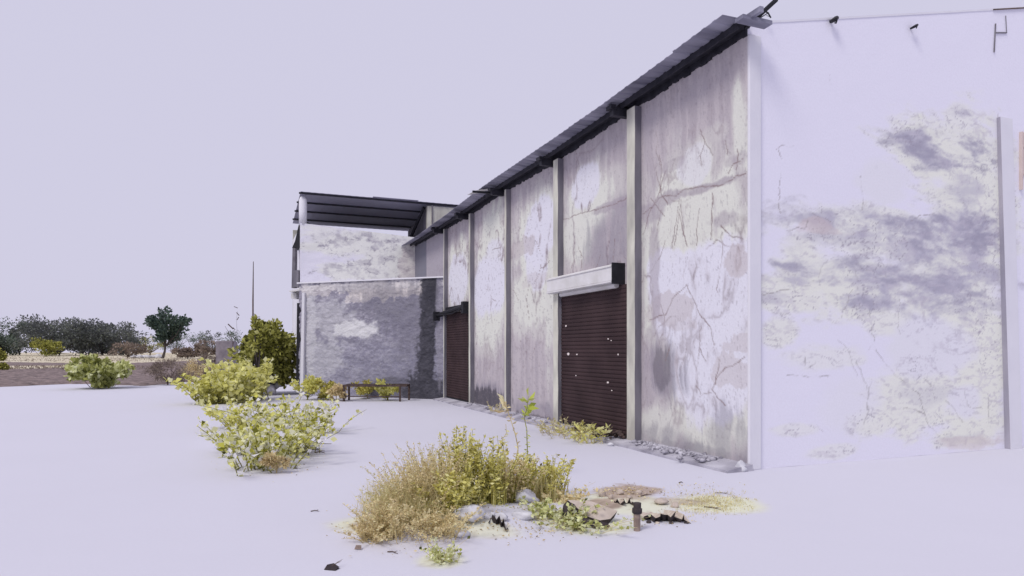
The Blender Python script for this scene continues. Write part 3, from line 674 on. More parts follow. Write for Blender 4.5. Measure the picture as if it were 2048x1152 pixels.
def plane_fn(p0, p1):
    d = (p1-p0)/np.linalg.norm(p1-p0)
    def fn(px, py):
        k = (px-1024)/F; a = (k*p0[1] - p0[0])/(d[0] - k*d[1]); return a, CAMH + (HZ-py)/F*(p0[1] + a*d[1])
    return fn
def lowcol(a, z, L):
    fn = plane_fn(A, B); hs = fbm(a*1.4, z*3.2, 51, 6, .6); nb = fbm(a*3.5, z*4.5, 52, 6, .62); st = fbm(a*7, z*1.2, 53, 5)
    c = np.tile(np.array([.27, .26, .325]), (len(a), 1)); nf = fbm(a*9, z*16, 65, 5, .6); rgd = ridge(a*3, z*6, 66, 6, .55)
    c = lay(c, sst(.42, .62, hs)*.6, (.36, .345, .41)); c = lay(c, sst(.52, .66, nb)*.45, (.45, .44, .50)); c = lay(c, sst(.48, .36, nb)*.4, (.23, .22, .275)); c = lay(c, sst(.55, .68, nf)*.45, (.50, .49, .55)); c = lay(c, sst(.45, .34, nf)*.45, (.2, .19, .24)); c = lay(c, sst(.95, .995, rgd)*.5*sst(.45, .6, hs), (.13, .12, .15)); c = lay(c, sst(3.0, .6, z)*.35, (.30, .30, .41))
    c = lay(c, S([(705, 658, 50, 16, 1), (660, 640, 40, 40, .4), (640, 720, 40, 40, .4), (620, 650, 14, 100, .6)], fn, a, z, nb, 1.1, .4)*.9, (.68, .68, .70))
    c = lay(c, S([(770, 580, 60, 16, .9), (720, 590, 20, 14, .6), (640, 580, 30, 10, .4), (810, 575, 30, 10, .7)], fn, a, z, nb, 1.9, .15)*.9, (.72, .67, .64)); c = lay(c, S([(745, 570, 150, 9, .8)], fn, a, z, nf, 2.2, .3)*.8, (.70, .68, .68))
    c = lay(c, S([(780, 610, 60, 50, .8), (820, 640, 30, 80, .7), (740, 575, 60, 14, .6)], fn, a, z, st, 1.3, .5)*.7, (.185, .18, .225))
    c = lay(c, S([(857, 650, 15, 200, 1), (852, 740, 18, 90, 1), (850, 780, 44, 44, .95), (800, 775, 60, 20, .5), (862, 580, 14, 40, 1)], fn, a, z, .4*nb+.25*st+.35*nf, 1.7, .35, .6)*.97, (.045, .045, .056))
    c = lay(c, S([(830, 700, 44, 130, .8), (800, 600, 60, 40, .7), (820, 770, 70, 34, .7)], fn, a, z, .5*nb+.5*nf, 2.2, .9, .35)*.6, (.13, .125, .155))
    c = lay(c, S([(879, 640, 7, 130, .9)], fn, a, z, st, .5, .3)*.7, (.26, .25, .3))
    return c, .07*(fbm(a*2.3, z*3.5, 55, 5, .6) - .5) + .03*(nf - .5)
zl = 3.95
annex_grid('lower_wall', A, B, lambda f: 0*f, lambda f: zl + 0*f, (230, 190), lowcol, M_rough)
def upcol(a, z, L):
    fn = plane_fn(Lc, Rc); hs = fbm(a*1.6, z*4, 56, 6, .6); nb = fbm(a*4.5, z*6, 57, 6, .62); nc = fbm(a*12, z*14, 58, 4)
    c = np.tile(np.array([.755, .745, .83]), (len(a), 1)); rgd = ridge(a*2.2, z*4.4, 64, 6, .55)
    c = lay(c, S([(700, 490, 100, 24, .9), (780, 500, 70, 60, .9), (800, 530, 50, 40, .9), (640, 470, 40, 20, .7), (700, 545, 60, 18, .9), (760, 540, 60, 30, .8)], fn, a, z, hs, 1.1, .4)*.8, (.80, .81, .73))
    c = lay(c, S([(710, 483, 90, 14, 1), (800, 520, 40, 45, .7), (690, 545, 40, 14, .9), (765, 535, 40, 24, .8), (740, 480, 100, 10, .6), (640, 550, 30, 6, .8)], fn, a, z, .4*hs+.6*nb, 3.4, .7, .2)*.7, (.42, .40, .46)); zn = S([(720, 490, 130, 30, 1), (770, 530, 90, 40, 1), (660, 548, 70, 10, 1)], fn, a, z, hs, 1.2, .5)
    c = lay(c, sst(.93, .99, rgd)*zn*.75*sst(.42, .6, nb), (.28, .26, .32))
    c = lay(c, S([(815, 535, 18, 40, .6)], fn, a, z, nb, 1.2, .4)*.5, (.66, .55, .54))
    c = lay(c, sst(.66, .76, nc)*.25*sst(.3, 1.2, a), (.3, .28, .33))
    return c, .03*(fbm(a*2.3, z*3.5, 59, 5) - .5)
annex_grid('upper_wall', Lc, Rc, lambda f: zl + 0*f, lambda f: 6.11 + (5.85-6.11)*f, (200, 110), upcol, M_wall)
# slab between the storeys
back = SH(-4.16, yU+7); backR = SH(1.7, yU+7)
d_ = (B-A)/np.linalg.norm(B-A); nr_ = np.array([d_[1], -d_[0]])
poly = [loc2(A - d_*.05 + nr_*.06), loc2(B + nr_*.06), loc2(SH(-.02, 14.3)), loc2(SH(-.02, yU-.03)), loc2(SH(-4.2, yU-.03))]
mb = MB(); mb.prism(poly, zl - .01, zl + .035); mb.build('ledge', M_white, AX)
# remaining walls
mb = MB(); mb.prism([loc2(SH(-4.14, yU+.06)), loc2(SH(-3.95, yU+.06)), loc2(SH(-3.95, yU+3.3)), loc2(SH(-4.14, yU+3.3))], 0, 6.0); mb.build('left_wall', M_white, AX)
mb = MB(); mb.prism([loc2(SH(-4.14, yU+3.31)), loc2(SH(1.7, yU+3.31)), loc2(SH(1.7, yU+3.5)), loc2(SH(-4.14, yU+3.5))], 0, 6.40); mb.build('back_wall', M_cream, AX)
mb = MB(); mb.prism([loc2(SH(-3.9, yU+.06)), loc2(SH(1.7, yU+.06)), loc2(SH(1.7, yU+3.2)), loc2(SH(-3.9, yU+3.2))], 3.9, 4.0); mb.build('terrace_floor', M_cream, AX)
mb = MB(); mb.prism([loc2(SH(.48, yU-.02)), loc2(SH(1.65, yU-.02)), loc2(SH(1.65, yU+.18)), loc2(SH(.48, yU+.18))], 5.6, 7.08)
mb.prism([loc2(SH(.50, yU+.18)), loc2(SH(.68, yU+.18)), loc2(SH(.68, yU+3.2)), loc2(SH(.50, yU+3.2))], 4.0, [7.10, 7.10, 6.62, 6.62], 1); mb.build('end_wall', [M_cream, M_grey_shade], AX)
mb = MB(); p = loc2(SH(.66, yU-.05)); mb.tube([(p[0], p[1], 7.1), (p[0], p[1], 5.8)], .03, 8); mb.build('downpipe', M_rail, AX)
mb = MB(); p = loc2(SH(-4.05, yU+.13)); mb.tube([(p[0], p[1], 6.05), (p[0], p[1], 6.5), (p[0], p[1], 6.95), (p[0], p[1], 7.05)], [.135, .14, .135, .09], 14); mb.build('roof_post', M_white, AX, smooth=True)
# open roof: sheets seen from below, purlins across
mb = MB(); yr = np.arange(0, 7.3, .2); xs2 = np.linspace(-4.15, 1.80, 60)
vs = []
for x in xs2: pass
rows2 = []
for i, x in enumerate(np.arange(-4.15, 1.8, .06)):
    h = .004 if (i % 4) < 2 else 0
    rows2.append([(*loc2(SH(x, yU - .12 + yy)), 7.19 - .15*yy + h) for yy in (0, 1.7, 3.5)])
nr2 = len(rows2); vs = [p for r0 in rows2 for p in r0]
mb.add(vs, [(i*3+j, i*3+j+1, (i+1)*3+j+1, (i+1)*3+j) for i in range(nr2-1) for j in range(2)])
ar = mb.build('roof', M_sheet2, AX); s_ = ar.modifiers.new('Solidify', 'SOLIDIFY'); s_.thickness = .006
for yy in (0.02, .95, 1.9, 2.85):
    mb = MB(); z = 7.185 - .15*yy
    mb.prism([loc2(SH(-4.2, yU-.10+yy)), loc2(SH(1.86 if yy < .1 else 1.6, yU-.10+yy)), loc2(SH(1.86 if yy < .1 else 1.6, yU-.03+yy)), loc2(SH(-4.2, yU-.03+yy))], z-.055, z); mb.build('purlin', M_steel, ar)
mb = MB(); mb.tube([(*loc2(SH(.40, yU+.2)), 7.05), (*loc2(SH(.0, yU+2.6)), 5.2)], .06, 4); mb.build('strut', M_steel, AX)
mb = MB(); mb.prism([loc2(SH(-1.6, yU-.14)), loc2(SH(.1, yU-.14)), loc2(SH(.1, yU+.3)), loc2(SH(-1.6, yU+.3))], 7.215, 7.235); mb.build('ridge_cap', M_sheet2, ar)
# things that stick out of its left face
def AL(px, py, Yd=None): return at(px, py, Yd)
Yl = Lc[1] + .25
def apr(name, pts, d, m, y0=0.):
    P = [AL(px, py, Yl + y0) for px, py in pts]; n = len(P); mb = MB()
    V = [(p[0]-Lc[0], p[1]-Lc[1], p[2]) for p in P] + [(p[0]-Lc[0]+.05, p[1]-Lc[1]+d, p[2]) for p in P]
    mb.add(V, [tuple(range(n-1, -1, -1)), tuple(range(n, 2*n))] + [(i, (i+1) % n, n+(i+1) % n, n+i) for i in range(n)]); return mb.build(name, m, AX)
apr('window_awning', [(601, 436), (599, 494), (584, 496), (590, 482), (596, 455)], 1.6, M_black)
apr('side_post', [(585, 496), (590, 496), (589, 576), (583, 576)], .12, M_rail)
apr('meter_box', [(585, 540), (597, 540), (597, 574), (584, 574)], .3, M_grey_shade, -.06)
apr('sunshade', [(607, 575), (607, 580), (580, 584), (577, 582)], 1.2, M_hood, -.3)
apr('lamp_bracket', [(582, 586), (592, 586), (593, 598), (582, 597)], .2, M_hood)
apr('door_jamb', [(594, 606), (604, 606), (602, 770), (592, 770)], .5, M_black, -.32)
apr('corner_pier', [(604, 585), (609, 585), (606, 775), (600, 775)], .2, M_white, -.52)

# ------------------------------------------------------------------ vegetation: far
far = 'trees along the far field edge'
def ft(name, cx, by, wpx, hpx, lm, label, sd, n=2600, leaf=.6, tf=.18, clumps=26, lean=0, jag=.36, cat='tree', group=far, asp=.65, depth=None):
    x, y, _ = gnd(cx, by); k = y/F
    return tree(name, (x, y, 0), wpx*k, hpx*k, hpx*k*tf, lm, label, cat, group, n, leaf, clumps, lean*k, asp, jag, sd=sd, depth=depth)
ft('spreading_tree', 118, 711.5, 170, 76, 'dark', 'dusky tree with the highest domed crown in the dark grove', 21, 7140, 0.60, .01, 34, jag=.48)
ft('spreading_tree', 205, 711, 140, 72, 'dark', 'broad dusky tree forming the right shoulder of the dark grove', 22, 7140, 0.60, .01, 34, jag=.48)
ft('spreading_tree', 165, 710.5, 130, 78, 'dark', 'dusky tree at the middle of the grove between two broad crowns', 23, 6120, 0.60, .01, 30, jag=.48)
ft('round_tree', 38, 710.5, 62, 76, 'greygreen', 'grey green round tree left of the dark grove', 24, 5100, 0.52, .01, jag=.48)
ft('round_tree', 2, 711, 50, 52, 'greygreen', 'low grey green tree cut by the left picture edge', 25, 3740, 0.52, .01, jag=.48)
ft('round_tree', -70, 711, 120, 80, 'dark', 'dusky tree beyond the left picture edge', 26, 4420, 0.64, .01, jag=.48)
ft('round_tree', 92, 713, 62, 36, 'olive', 'small olive tree in front of the dark grove', 27, 3060, 0.40, .01, jag=.48)
ft('round_tree', 252, 710, 50, 44, 'dark', 'lowest dusky tree at the right end of the dark grove', 28, 3400, 0.48, .01, jag=.48)
fb = 'bushes along the far field edge'
def fbu(cx, by, wpx, hpx, lm, label, sd, n=1300, leaf=.4, name='bush', group=fb, depth=None):
    x, y, _ = gnd(cx, by); k = y/F
    return bush(name, (x, y, 0), wpx*k, hpx*k, lm, label, 'bush', group, n, leaf, 20, sd, depth=depth)
fbu(255, 717, 80, 38, 'brown', 'dry tan bush between the dark grove and the leaning tree', 31)
fbu(300, 710, 60, 40, 'olive', 'olive bush behind and left of the leaning lone tree', 32)
fbu(352, 709, 60, 46, 'greygreen', 'grey green bush just behind the leaning lone tree', 33)
fbu(395, 709, 60, 52, 'greygreen', 'taller grey green bush right of the leaning lone tree', 34)
fbu(425, 710, 50, 48, 'dark', 'dusky bush behind the broken masonry stub', 35)
fbu(412, 718, 60, 40, 'brown', 'dry tan bush in front of the masonry stub', 36)
fbu(375, 718, 50, 26, 'brown', 'low tan bush right of the lone tree trunk', 37)
fbu(470, 711, 70, 52, 'greygreen', 'grey green bush seen under the tall mast', 38)
fbu(540, 711, 90, 60, 'greygreen', 'far grey green bush behind the olive shrub tree', 39)
fbu(0, 722, 20, 26, 'olive', 'small olive bush at the left picture edge', 40, 700)
fbu(2, 742, 24, 16, 'olive', 'tiny green tuft beside the ploughed soil at left edge', 41, 500, .2)
fbu(620, 711, 90, 60, 'dark', 'far dusky bush hidden behind the annex corner', 42)
# the lone leaning tree
x, y, _ = gnd(325, 717); k = y/F
lt = tree('lone_tree', (x, y, 0), 84*k, 104*k, 26*k, 'tree', 'lone dark green tree with leaning trunk in the open field', 'tree', None, 3000, .55, 34, 10*k, .75, .31, sd=52)
# pale stones heap near it
heap = empty('rubble_heap', gnd(295, 716), 'pale rubble heap left of the lone tree trunk', 'rubble')
for i in range(9):
    rock_mesh('stone', (random.uniform(.6, 1.2), .7, random.uniform(.3, .6)), M_stone, heap, (random.uniform(-2.5, 2.5), random.uniform(-1, 1), .25), sd=60+i)
# dry brush on the field margin
def nb(name, cx, by, wpx, hpx, lm, label, sd, n, leaf, cat='bush', group=None, clumps=26, asp=.6, jag=.34, stem=None, depth=None):
    x, y, _ = gnd(cx, by); k = y/F
    return bush(name, (x, y, 0), wpx*k, hpx*k, lm, label, cat, group, n, leaf, clumps, sd, asp, jag, depth, stem)
nb('dry_brush', 335, 770, 95, 52, 'brown', 'wide tan dry brush at the near edge of the ploughed field', 71, 2600, .11, asp=.25)
nb('dry_brush', 385, 764, 60, 44, 'ochre', 'ochre dry brush right of the wide tan brush', 72, 1800, .11, asp=.3)
nb('dry_brush', 415, 752, 60, 46, 'brown', 'tan dry brush leaning before the masonry stub', 73, 1600, .14, asp=.25)
nb('round_bush', 197, 777, 124, 66, 'ball', 'round bush with pale leaves alone on the field edge', 74, 2400, .20, asp=.85, clumps=60, jag=.22)
# masonry stub
x, y, _ = gnd(453, 752)
ms = empty('masonry_stub', (x, y, 0), 'broken grey masonry stub of wall left of olive shrub', 'wall')
k = y/F; mb = MB(); mb.prism([(-18*k, -.3), (16*k, -.3), (16*k, .5), (-18*k, .5)], 0, [70*k, 71*k, 68*k, 69*k]); mb.build('block_wall', M_block, ms, bevel=.05)
mb = MB(); mb.prism([(-22*k, .1), (-18.2*k, -.2), (-18.2*k, .5), (-22*k, .5)], 0, [20*k, 44*k, 44*k, 18*k]); mb.build('broken_return', M_block, ms)
# mast
x, y = (506-1024)/F*36, 36.
ma = empty('mast', (x, y, 0), 'tall thin dark mast rising behind the olive shrub', 'mast'); k = y/F
mb = MB(); mb.tube([(0, 0, 0), (0, 0, 4.2), (.02, 0, CAMH + (HZ-523)*k)], [.05, .04, .018], 7); mb.build('pole', M_twig, ma)
mb = MB(); mb.tube([(0, 0, CAMH + 66*k), (14*k, 0, CAMH + 66*k)], .018, 5); mb.build('cross_arm', M_twig, ma)
# bare dead sapling next to it
x, y = (462-1024)/F*30, 30.; k = y/F
dp = empty('bare_sapling', (x, y, 0), 'bare dead sapling with scattered dark twigs beside the mast', 'plant')
mb = MB(); zz = lambda py: CAMH + (HZ-py)*k
mb.tube([(0, 0, 0), (2*k, .1, zz(680)), (-12*k, 0, zz(652))], [.02, .012, .006], 5); mb.tube([(2*k, .1, zz(690)), (12*k, 0, zz(660)), (10*k, .05, zz(640)), (13*k, 0, zz(622))], [.008, .005, .004, .003], 4)
mb.build('stem', M_twig, dp)
for (a, b, r0) in (((456, 648), (466, 658), .035), ((468, 613), (475, 616), .02), ((473, 625), (478, 631), .025), ((474, 640), (477, 634), .025), ((466, 655), (470, 660), .02)):
    mb = MB(); mb.tube([((a[0]-462)*k, 0, zz(a[1])), ((b[0]-462)*k, .03, zz(b[1]))], r0*.7, 4); mb.build('dead_pod', M_twig, dp)

# ------------------------------------------------------------------ vegetation: middle distance
nb('olive_shrub', 540, 789, 135, 152, 'olive', 'tall olive shrub tree against the annex corner', 81, 5200, .16, 'shrub', None, 80, .75, .2, M_bark)
nb('olive_shrub', 510, 786, 60, 60, 'olive', 'lower olive shrub left of the tall shrub tree', 86, 1500, .14, 'shrub', None, 18, .75, .32, M_bark)
x, y, _ = gnd(512, 789); 
nb('sprig_shrub', 516, 792, 46, 174, 'olive', 'thin sprig shrub poking above the tall olive shrub', 82, 500, .14, 'shrub', None, 12, .7, .2, M_bark)
for (px, py, lb, sd, st_, hh, sp_, lf, pr_) in [
    (465, 806, 'sunlit yellow green bush in front of the masonry stub', 83, 44, 1.25, .75, .17, 30),
    (418, 808, 'low yellow bush at the left end of the bushes', 84, 30, .75, .6, .15, 22),
    (502, 800, 'yellow green bush below the olive shrub', 85, 34, 1.15, .55, .17, 26)]:
    x, y, _ = gnd(px, py); weed('yellow_bush', (x, y, 0), 'lime', lb, 'yellow green bushes before the annex', st_, hh, sp_, lf, pr_, sd, .75, M_stemg, cat='bush', curve=.5, sr=.012)
# pale bleached shrub
bl = dict(name='bleached_shrub', group='bleached shrubs on the open ground', cat='shrub', stemmat=M_stemg, asp=.75, sr=.005, curve=.55)
for (px, py, lm, lb, sd, st_, hh, sp_, lf, pr_) in [
    (525, 935, 'pale', 'wide bleached pale shrub nearest the camera before the annex', 91, 40, .62, .55, .085, 24),
    (610, 905, 'pale', 'bleached pale shrub with yellow leaves beside the fallen twigs', 92, 30, .62, .42, .085, 22),
    (465, 910, 'pale', 'ragged bleached shrub at the left of the pale group', 95, 22, .42, .38, .085, 20),
    (560, 868, 'pale', 'low bleached shrub nearest the white boulder', 93, 34, .66, .7, .11, 22),
    (480, 860, 'lime', 'low yellow shrub at the back left of the pale group', 96, 26, .5, .5, .10, 18),
    (570, 915, 'lime', 'small yellow shrub in the middle of the pale group', 97, 22, .5, .3, .07, 18),
    (640, 868, 'pale', 'sparse bleached shrub at the right end of the pale group', 98, 16, .45, .4, .10, 14)]:
    x, y, _ = gnd(px, py); weed(bl['name'], (x, y, gz(x, y)), lm, lb, bl['group'], st_, hh, sp_, lf, pr_, sd, .75, M_stemg, cat='shrub', curve=.6, sr=.006)
nb('dry_tuft', 553, 946, 50, 42, 'ochre', 'dry straw tuft at the foot of the bleached shrub', 94, 500, .07, 'tuft', None, 10, .3, .34, M_stem)
# twigs right of the shrub
tw = empty('twig_bundle', gnd(640, 905), 'thin brown twigs lying right of the bleached shrub', 'twigs')
for (a, b) in (((615, 897), (663, 891)), ((605, 905), (650, 906)), ((630, 909), (650, 910))):
    p, q = gnd(*a), gnd(*b); mb = MB(); o = tw.location
    mb.tube([(p[0]-o[0], p[1]-o[1], .03), ((p[0]+q[0])/2-o[0], (p[1]+q[1])/2-o[1]+.02, .05), (q[0]-o[0], q[1]-o[1], .03)], [.010, .008, .004], 5); mb.build('twig', M_twig, tw)
# boulders / white cloth-like stone by annex corner
tag(rock_mesh('boulder', (.34, .25, .24), M_stone, None, (*gnd(548, 788)[:2], .38), sd=101), 'white boulder resting on grey stone by the annex corner', 'boulder')
tag(rock_mesh('boulder', (.38, .3, .26), M_gstone, None, (*gnd(540, 790)[:2], .14), sd=102), 'grey stone under the white boulder by the annex corner', 'boulder')
# weeds along the annex foot
aw = 'weeds along the annex foot'
for i, (px, py, w_, h_, lm, lb) in enumerate([(615, 800, 60, 50, 'lime', 'yellow weed clump at the annex left corner'), (650, 800, 60, 42, 'weed', 'yellow weed clump left of the iron bench'), (675, 802, 50, 34, 'ochre', 'straw weed clump touching the bench left legs'),
    (735, 797, 60, 36, 'weed', 'yellow weed clump seen through the bench frame'), (775, 801, 50, 46, 'lime', 'bright yellow weed clump in front of the bench'), (735, 790, 70, 48, 'lime', 'bright weed clump standing behind the bench top')]):
    nb('weed_clump', px, py, w_, h_, lm, lb, 110+i, 900, .10, 'weed', aw, 14, .6, .36, M_stemg)
# iron bench
x, y, _ = gnd(750, 803); k = y/F
bn = empty('iron_bench', (x, y, 0), 'rusty brown iron bench frame standing before the annex wall', 'bench')
mb = MB(); mb.box(-64*k, 64*k, -.03, .03, .46, .52); mb.box(-64*k, 64*k, .62, .68, .46, .52); mb.box(-64*k, -64*k+.06, .03, .62, .461, .519); mb.box(64*k-.06, 64*k, .03, .62, .461, .519); mb.box(-.03, .03, .03, .62, .462, .518)
for q in (.14, .3, .46): mb.box(-64*k+.06, 20*k, q, q+.07, .50, .515)
mb.build('top_frame', M_rust, bn)
for (xx, yy) in ((-62*k, 0), (50*k, 0), (-62*k, .65), (62*k, .62)):
    mb = MB(); mb.box(xx-.03, xx+.03, yy-.025, yy+.025, 0, .459); mb.build('leg', M_rust, bn)
mb = MB(); mb.box(-60*k, 48*k, -.015, .015, .14, .17); mb.build('stretcher', M_rust, bn)

# ------------------------------------------------------------------ foreground weeds
fw = 'weeds of the foreground patch'
def wd(px, py, lm, label, sd, **kw):
    x, y, _ = gnd(px, py); return weed(kw.pop('name', 'weed_clump'), (x, y, gz(x, y)), lm, label, kw.pop('group', fw), sd=sd, **kw)
dry = dict(name='dry_weed', stems=95, leaf=.024, per=32, asp=.5, spread=.28, curve=.4, sr=.0022)
wd(752, 1082, 'ochre', 'lowest dry ochre weed at the left tip of the patch', 201, **{**dry, 'h': .15, 'spread': .2})
wd(790, 1075, 'ochre', 'low dry ochre weed second from the left tip', 202, **{**dry, 'h': .30})
wd(830, 1050, 'ochre', 'dry ochre weed midway up the left slope of the patch', 203, **{**dry, 'h': .46})
wd(815, 1010, 'grass', 'pale straw weed at the back of the left slope', 204, **{**dry, 'h': .42, 'stems': 36})
wd(870, 1045, 'ochre', 'tall dry ochre weed left of the leafy clump', 205, **{**dry, 'h': .58})
wd(865, 1005, 'grass', 'tall pale straw weed behind the ochre slope', 206, **{**dry, 'h': .62, 'stems': 40})
wd(880, 1080, 'ochre', 'low ochre weed before the stones at front', 207, **{**dry, 'h': .2})
wd(850, 1030, 'grass', 'dense golden straw weed at the middle of the ochre slope', 208, **{**dry, 'h': .52, 'stems': 70})
wd(895, 1020, 'grass', 'dense golden straw weed beside the leafy clump', 209, **{**dry, 'h': .64, 'stems': 70})
wd(790, 1040, 'grass', 'low golden straw weed on the left slope', 210, **{**dry, 'h': .32, 'stems': 60})
leafy = dict(stems=46, leaf=.042, per=32, asp=.5, spread=.22, curve=.3, sr=.003, stemmat=M_stemg)
wd(935, 1035, 'weed', 'tall leafy yellow weed left of the dry stalk', 211, **{**leafy, 'h': .70})
wd(985, 1030, 'weed', 'leafy yellow weed around the foot of the dry stalk', 212, **{**leafy, 'h': .62})
wd(915, 1055, 'weed', 'low leafy weed in front of the tall leafy one', 213, **{**leafy, 'h': .36})
wd(1015, 1020, 'ochre', 'ochre weed between the leafy and the arching clumps', 214, **{**leafy, 'h': .44})
wd(1060, 1005, 'weed', 'arching yellow weed right of the dry stalk', 215, **{**leafy, 'h': .45, 'curve': .6})
wd(1100, 1000, 'weed', 'yellow weed at the right end of the weed bank', 216, **{**leafy, 'h': .42})
x, y, _ = gnd(1060, 1010)
gt = empty('grass_tuft', (x, y, gz(x, y)), 'arching straw grass tuft inside the right weed bank', 'grass tuft')
blades('blades', [(random.gauss(0, .16), random.gauss(0, .1), 0) for _ in range(40)], 'grass', 3, .42, 7, gt, width=.006)
x, y, _ = gnd(960, 1030); gt = empty('grass_tuft', (x, y, gz(x, y)), 'upright straw grass tuft inside the leafy weeds', 'grass tuft')
blades('blades', [(random.gauss(0, .16), random.gauss(0, .1), 0) for _ in range(30)], 'weed', 4, .5, 6, gt, width=.005, bend=.25)
x, y, _ = gnd(800, 1050); gt = empty('grass_tuft', (x, y, gz(x, y)), 'fine dry grass tuft over the left ochre slope', 'grass tuft')
blades('blades', [(random.gauss(.12, .20), random.gauss(.03, .20), 0) for _ in range(420)], 'grass', 5, .42, 7, gt, width=.0026)
# tall stalks
def stalk(name, px, by, ty, lm, label, sd, leaf, nl, topn, m, bend=.0):
    x, y, _ = gnd(px, by); k = y/F; h = (by - ty)*k; r = np.random.default_rng(sd)
    root = empty(name, (x, y, gz(x, y)-.02), label, 'plant'); mb = MB()
    pts = [(bend*h*math.sin(3*t)*.15 + .01*r.normal(), .01*r.normal(), h*t) for t in np.linspace(0, 1, 9)]; mb.tube(pts, [.009 - .006*t for t in np.linspace(0, 1, 9)], 5); mb.build('stem', m, root)
    P = []; D = []
    for i in range(nl): t = r.uniform(.1, .95); q = np.array([np.interp(t, np.linspace(0, 1, 9), [p[j] for p in pts]) for j in range(3)]); P.append(q); D.append(np.array([*r.normal(size=2), r.uniform(-.6, .8)]))
    for i in range(topn): t = r.uniform(.72, 1.0); q = np.array([np.interp(t, np.linspace(0, 1, 9), [p[j] for p in pts]) for j in range(3)]); P.append(q); an = r.uniform(0, 6.28); D.append(np.array([math.cos(an), math.sin(an), r.uniform(.0, 1.1)]))
    s = np.array([leaf]*nl + [leaf*3.2]*topn); V, Fq = leaves(np.array(P), np.array(D), s, .34, r=r)
    np_mesh('foliage', V, Fq, LM[lm], root, tint=np.clip(r.normal(.5, .25, len(Fq)), 0, 1))
stalk('leafy_stalk', 1054, 960, 790, 'fresh', 'tall stalk with a fresh green leafy top above the weeds', 301, .045, 60, 16, M_stemg)
stalk('dry_stalk', 1000, 1000, 788, 'ochre', 'tall dry straw stalk left of the green topped stalk', 302, .05, 70, 4, M_stem, 1)
stalk('dry_stalk', 1020, 985, 845, 'weed', 'shorter thin stalk between the two tall stalks', 303, .045, 36, 0, M_stem, -1)
# low creeper by the slab and front tuft
cr_ = dict(name='creeper', stems=26, leaf=.045, per=12, asp=.7, spread=.24, curve=.7, sr=.002, h=.12)
wd(1085, 1045, 'ball', 'low round leaved creeper left of the sandy slab', 221, **cr_)
wd(1135, 1052, 'ball', 'round leaved creeper growing over the slab edge', 222, **{**cr_, 'h': .2})
wd(1165, 1060, 'ball', 'round leaved creeper in front of the slab', 223, **cr_)
wd(888, 1120, 'ball', 'small round leaved tuft alone at the very front', 224, name='front_tuft', group=None, stems=30, leaf=.032, per=10, asp=.7, spread=.14, h=.11, curve=.5, sr=.002)
wd(1125, 1012, 'ochre', 'dry leaf litter clump above the slab', 225, **cr_)
# weeds at the big shutter
sw = 'weeds at the foot of the big shutter'
wd(1110, 868, 'grass', 'straw weed at the left foot of the big shutter', 231, name='shutter_weed', group=sw, stems=26, leaf=.07, per=10, h=.3, spread=.4, asp=.35)
wd(1145, 878, 'weed', 'yellow weed before the middle of the big shutter', 232, name='shutter_weed', group=sw, stems=22, leaf=.08, per=9, h=.28, spread=.35, asp=.35)
wd(1180, 887, 'lime', 'leafy bright weed before the big shutter right of the others', 233, name='shutter_weed', group=sw, stems=16, leaf=.11, per=7, h=.3, spread=.3, asp=.4)
wd(992, 828, 'grass', 'dry tuft at the wall foot behind the dry stalk', 234, name='shutter_weed', group=sw, stems=14, leaf=.06, per=6, h=.3, spread=.2)

# ------------------------------------------------------------------ stones, slab, post, pits
x, y, _ = gnd(1190, 1055)
sl_ = empty('stone_slab', (x, y, 0), 'tilted sandy slab with dark broken edge beside the iron post', 'slab'); k = y/F
P2 = [(-50, 50), (0, 46), (52, 22), (34, 2), (12, -6), (-12, 8)]
mb = MB(); top = [((a)*k, .10 - b*k*.1 + (b/50)*.22, .045 + max(b, 0)*k*.62) for a, b in P2]
bot = [(a*.97*k - .02, q[1] + .03, q[2] - .07) for (a, b), q in zip(P2, top)]; n = len(P2)
mb.add(top + bot, [tuple(range(n-1, -1, -1))], 0); mb.add(top + bot, [(i, (i+1) % n, n+(i+1) % n, n+i) for i in range(n)] + [tuple(range(n, 2*n))], 1)
mb.build('slab', [M_rock, M_rockd], sl_, bevel=.006)
for i, (dx, dy, rx, ry, rz_) in enumerate([(-52, 34, .085, .07, .10), (-26, 10, .10, .06, .05), (10, -4, .10, .05, .035)]):
    rock_mesh('broken_edge', (rx, ry, rz_), M_rockd, sl_, (dx*k, -.02 + dy*k*.5, rz_*.6 + max(dy, 0)*k*.35), sd=400+i)
x, y, _ = gnd(1274, 1062)
ip = empty('iron_post', (x, y, 0), 'short brown iron post with dark collar standing in the ground', 'post')
mb = MB(); mb.tube([(0, 0, -.05), (0, 0, .16), (.003, 0, .245)], [.029, .031, .030], 14); mb.build('pipe', M_post, ip, smooth=False)
mb = MB(); mb.tube([(0, 0, .155), (0, 0, .16), (.002, 0, .20), (.002, 0, .205)], [.036, .044, .044, .034], 14); mb.tube([(.003, 0, .205), (.003, 0, .25), (.003, 0, .252)], [.033, .034, .026], 14); mb.build('collar', M_rockd, ip)
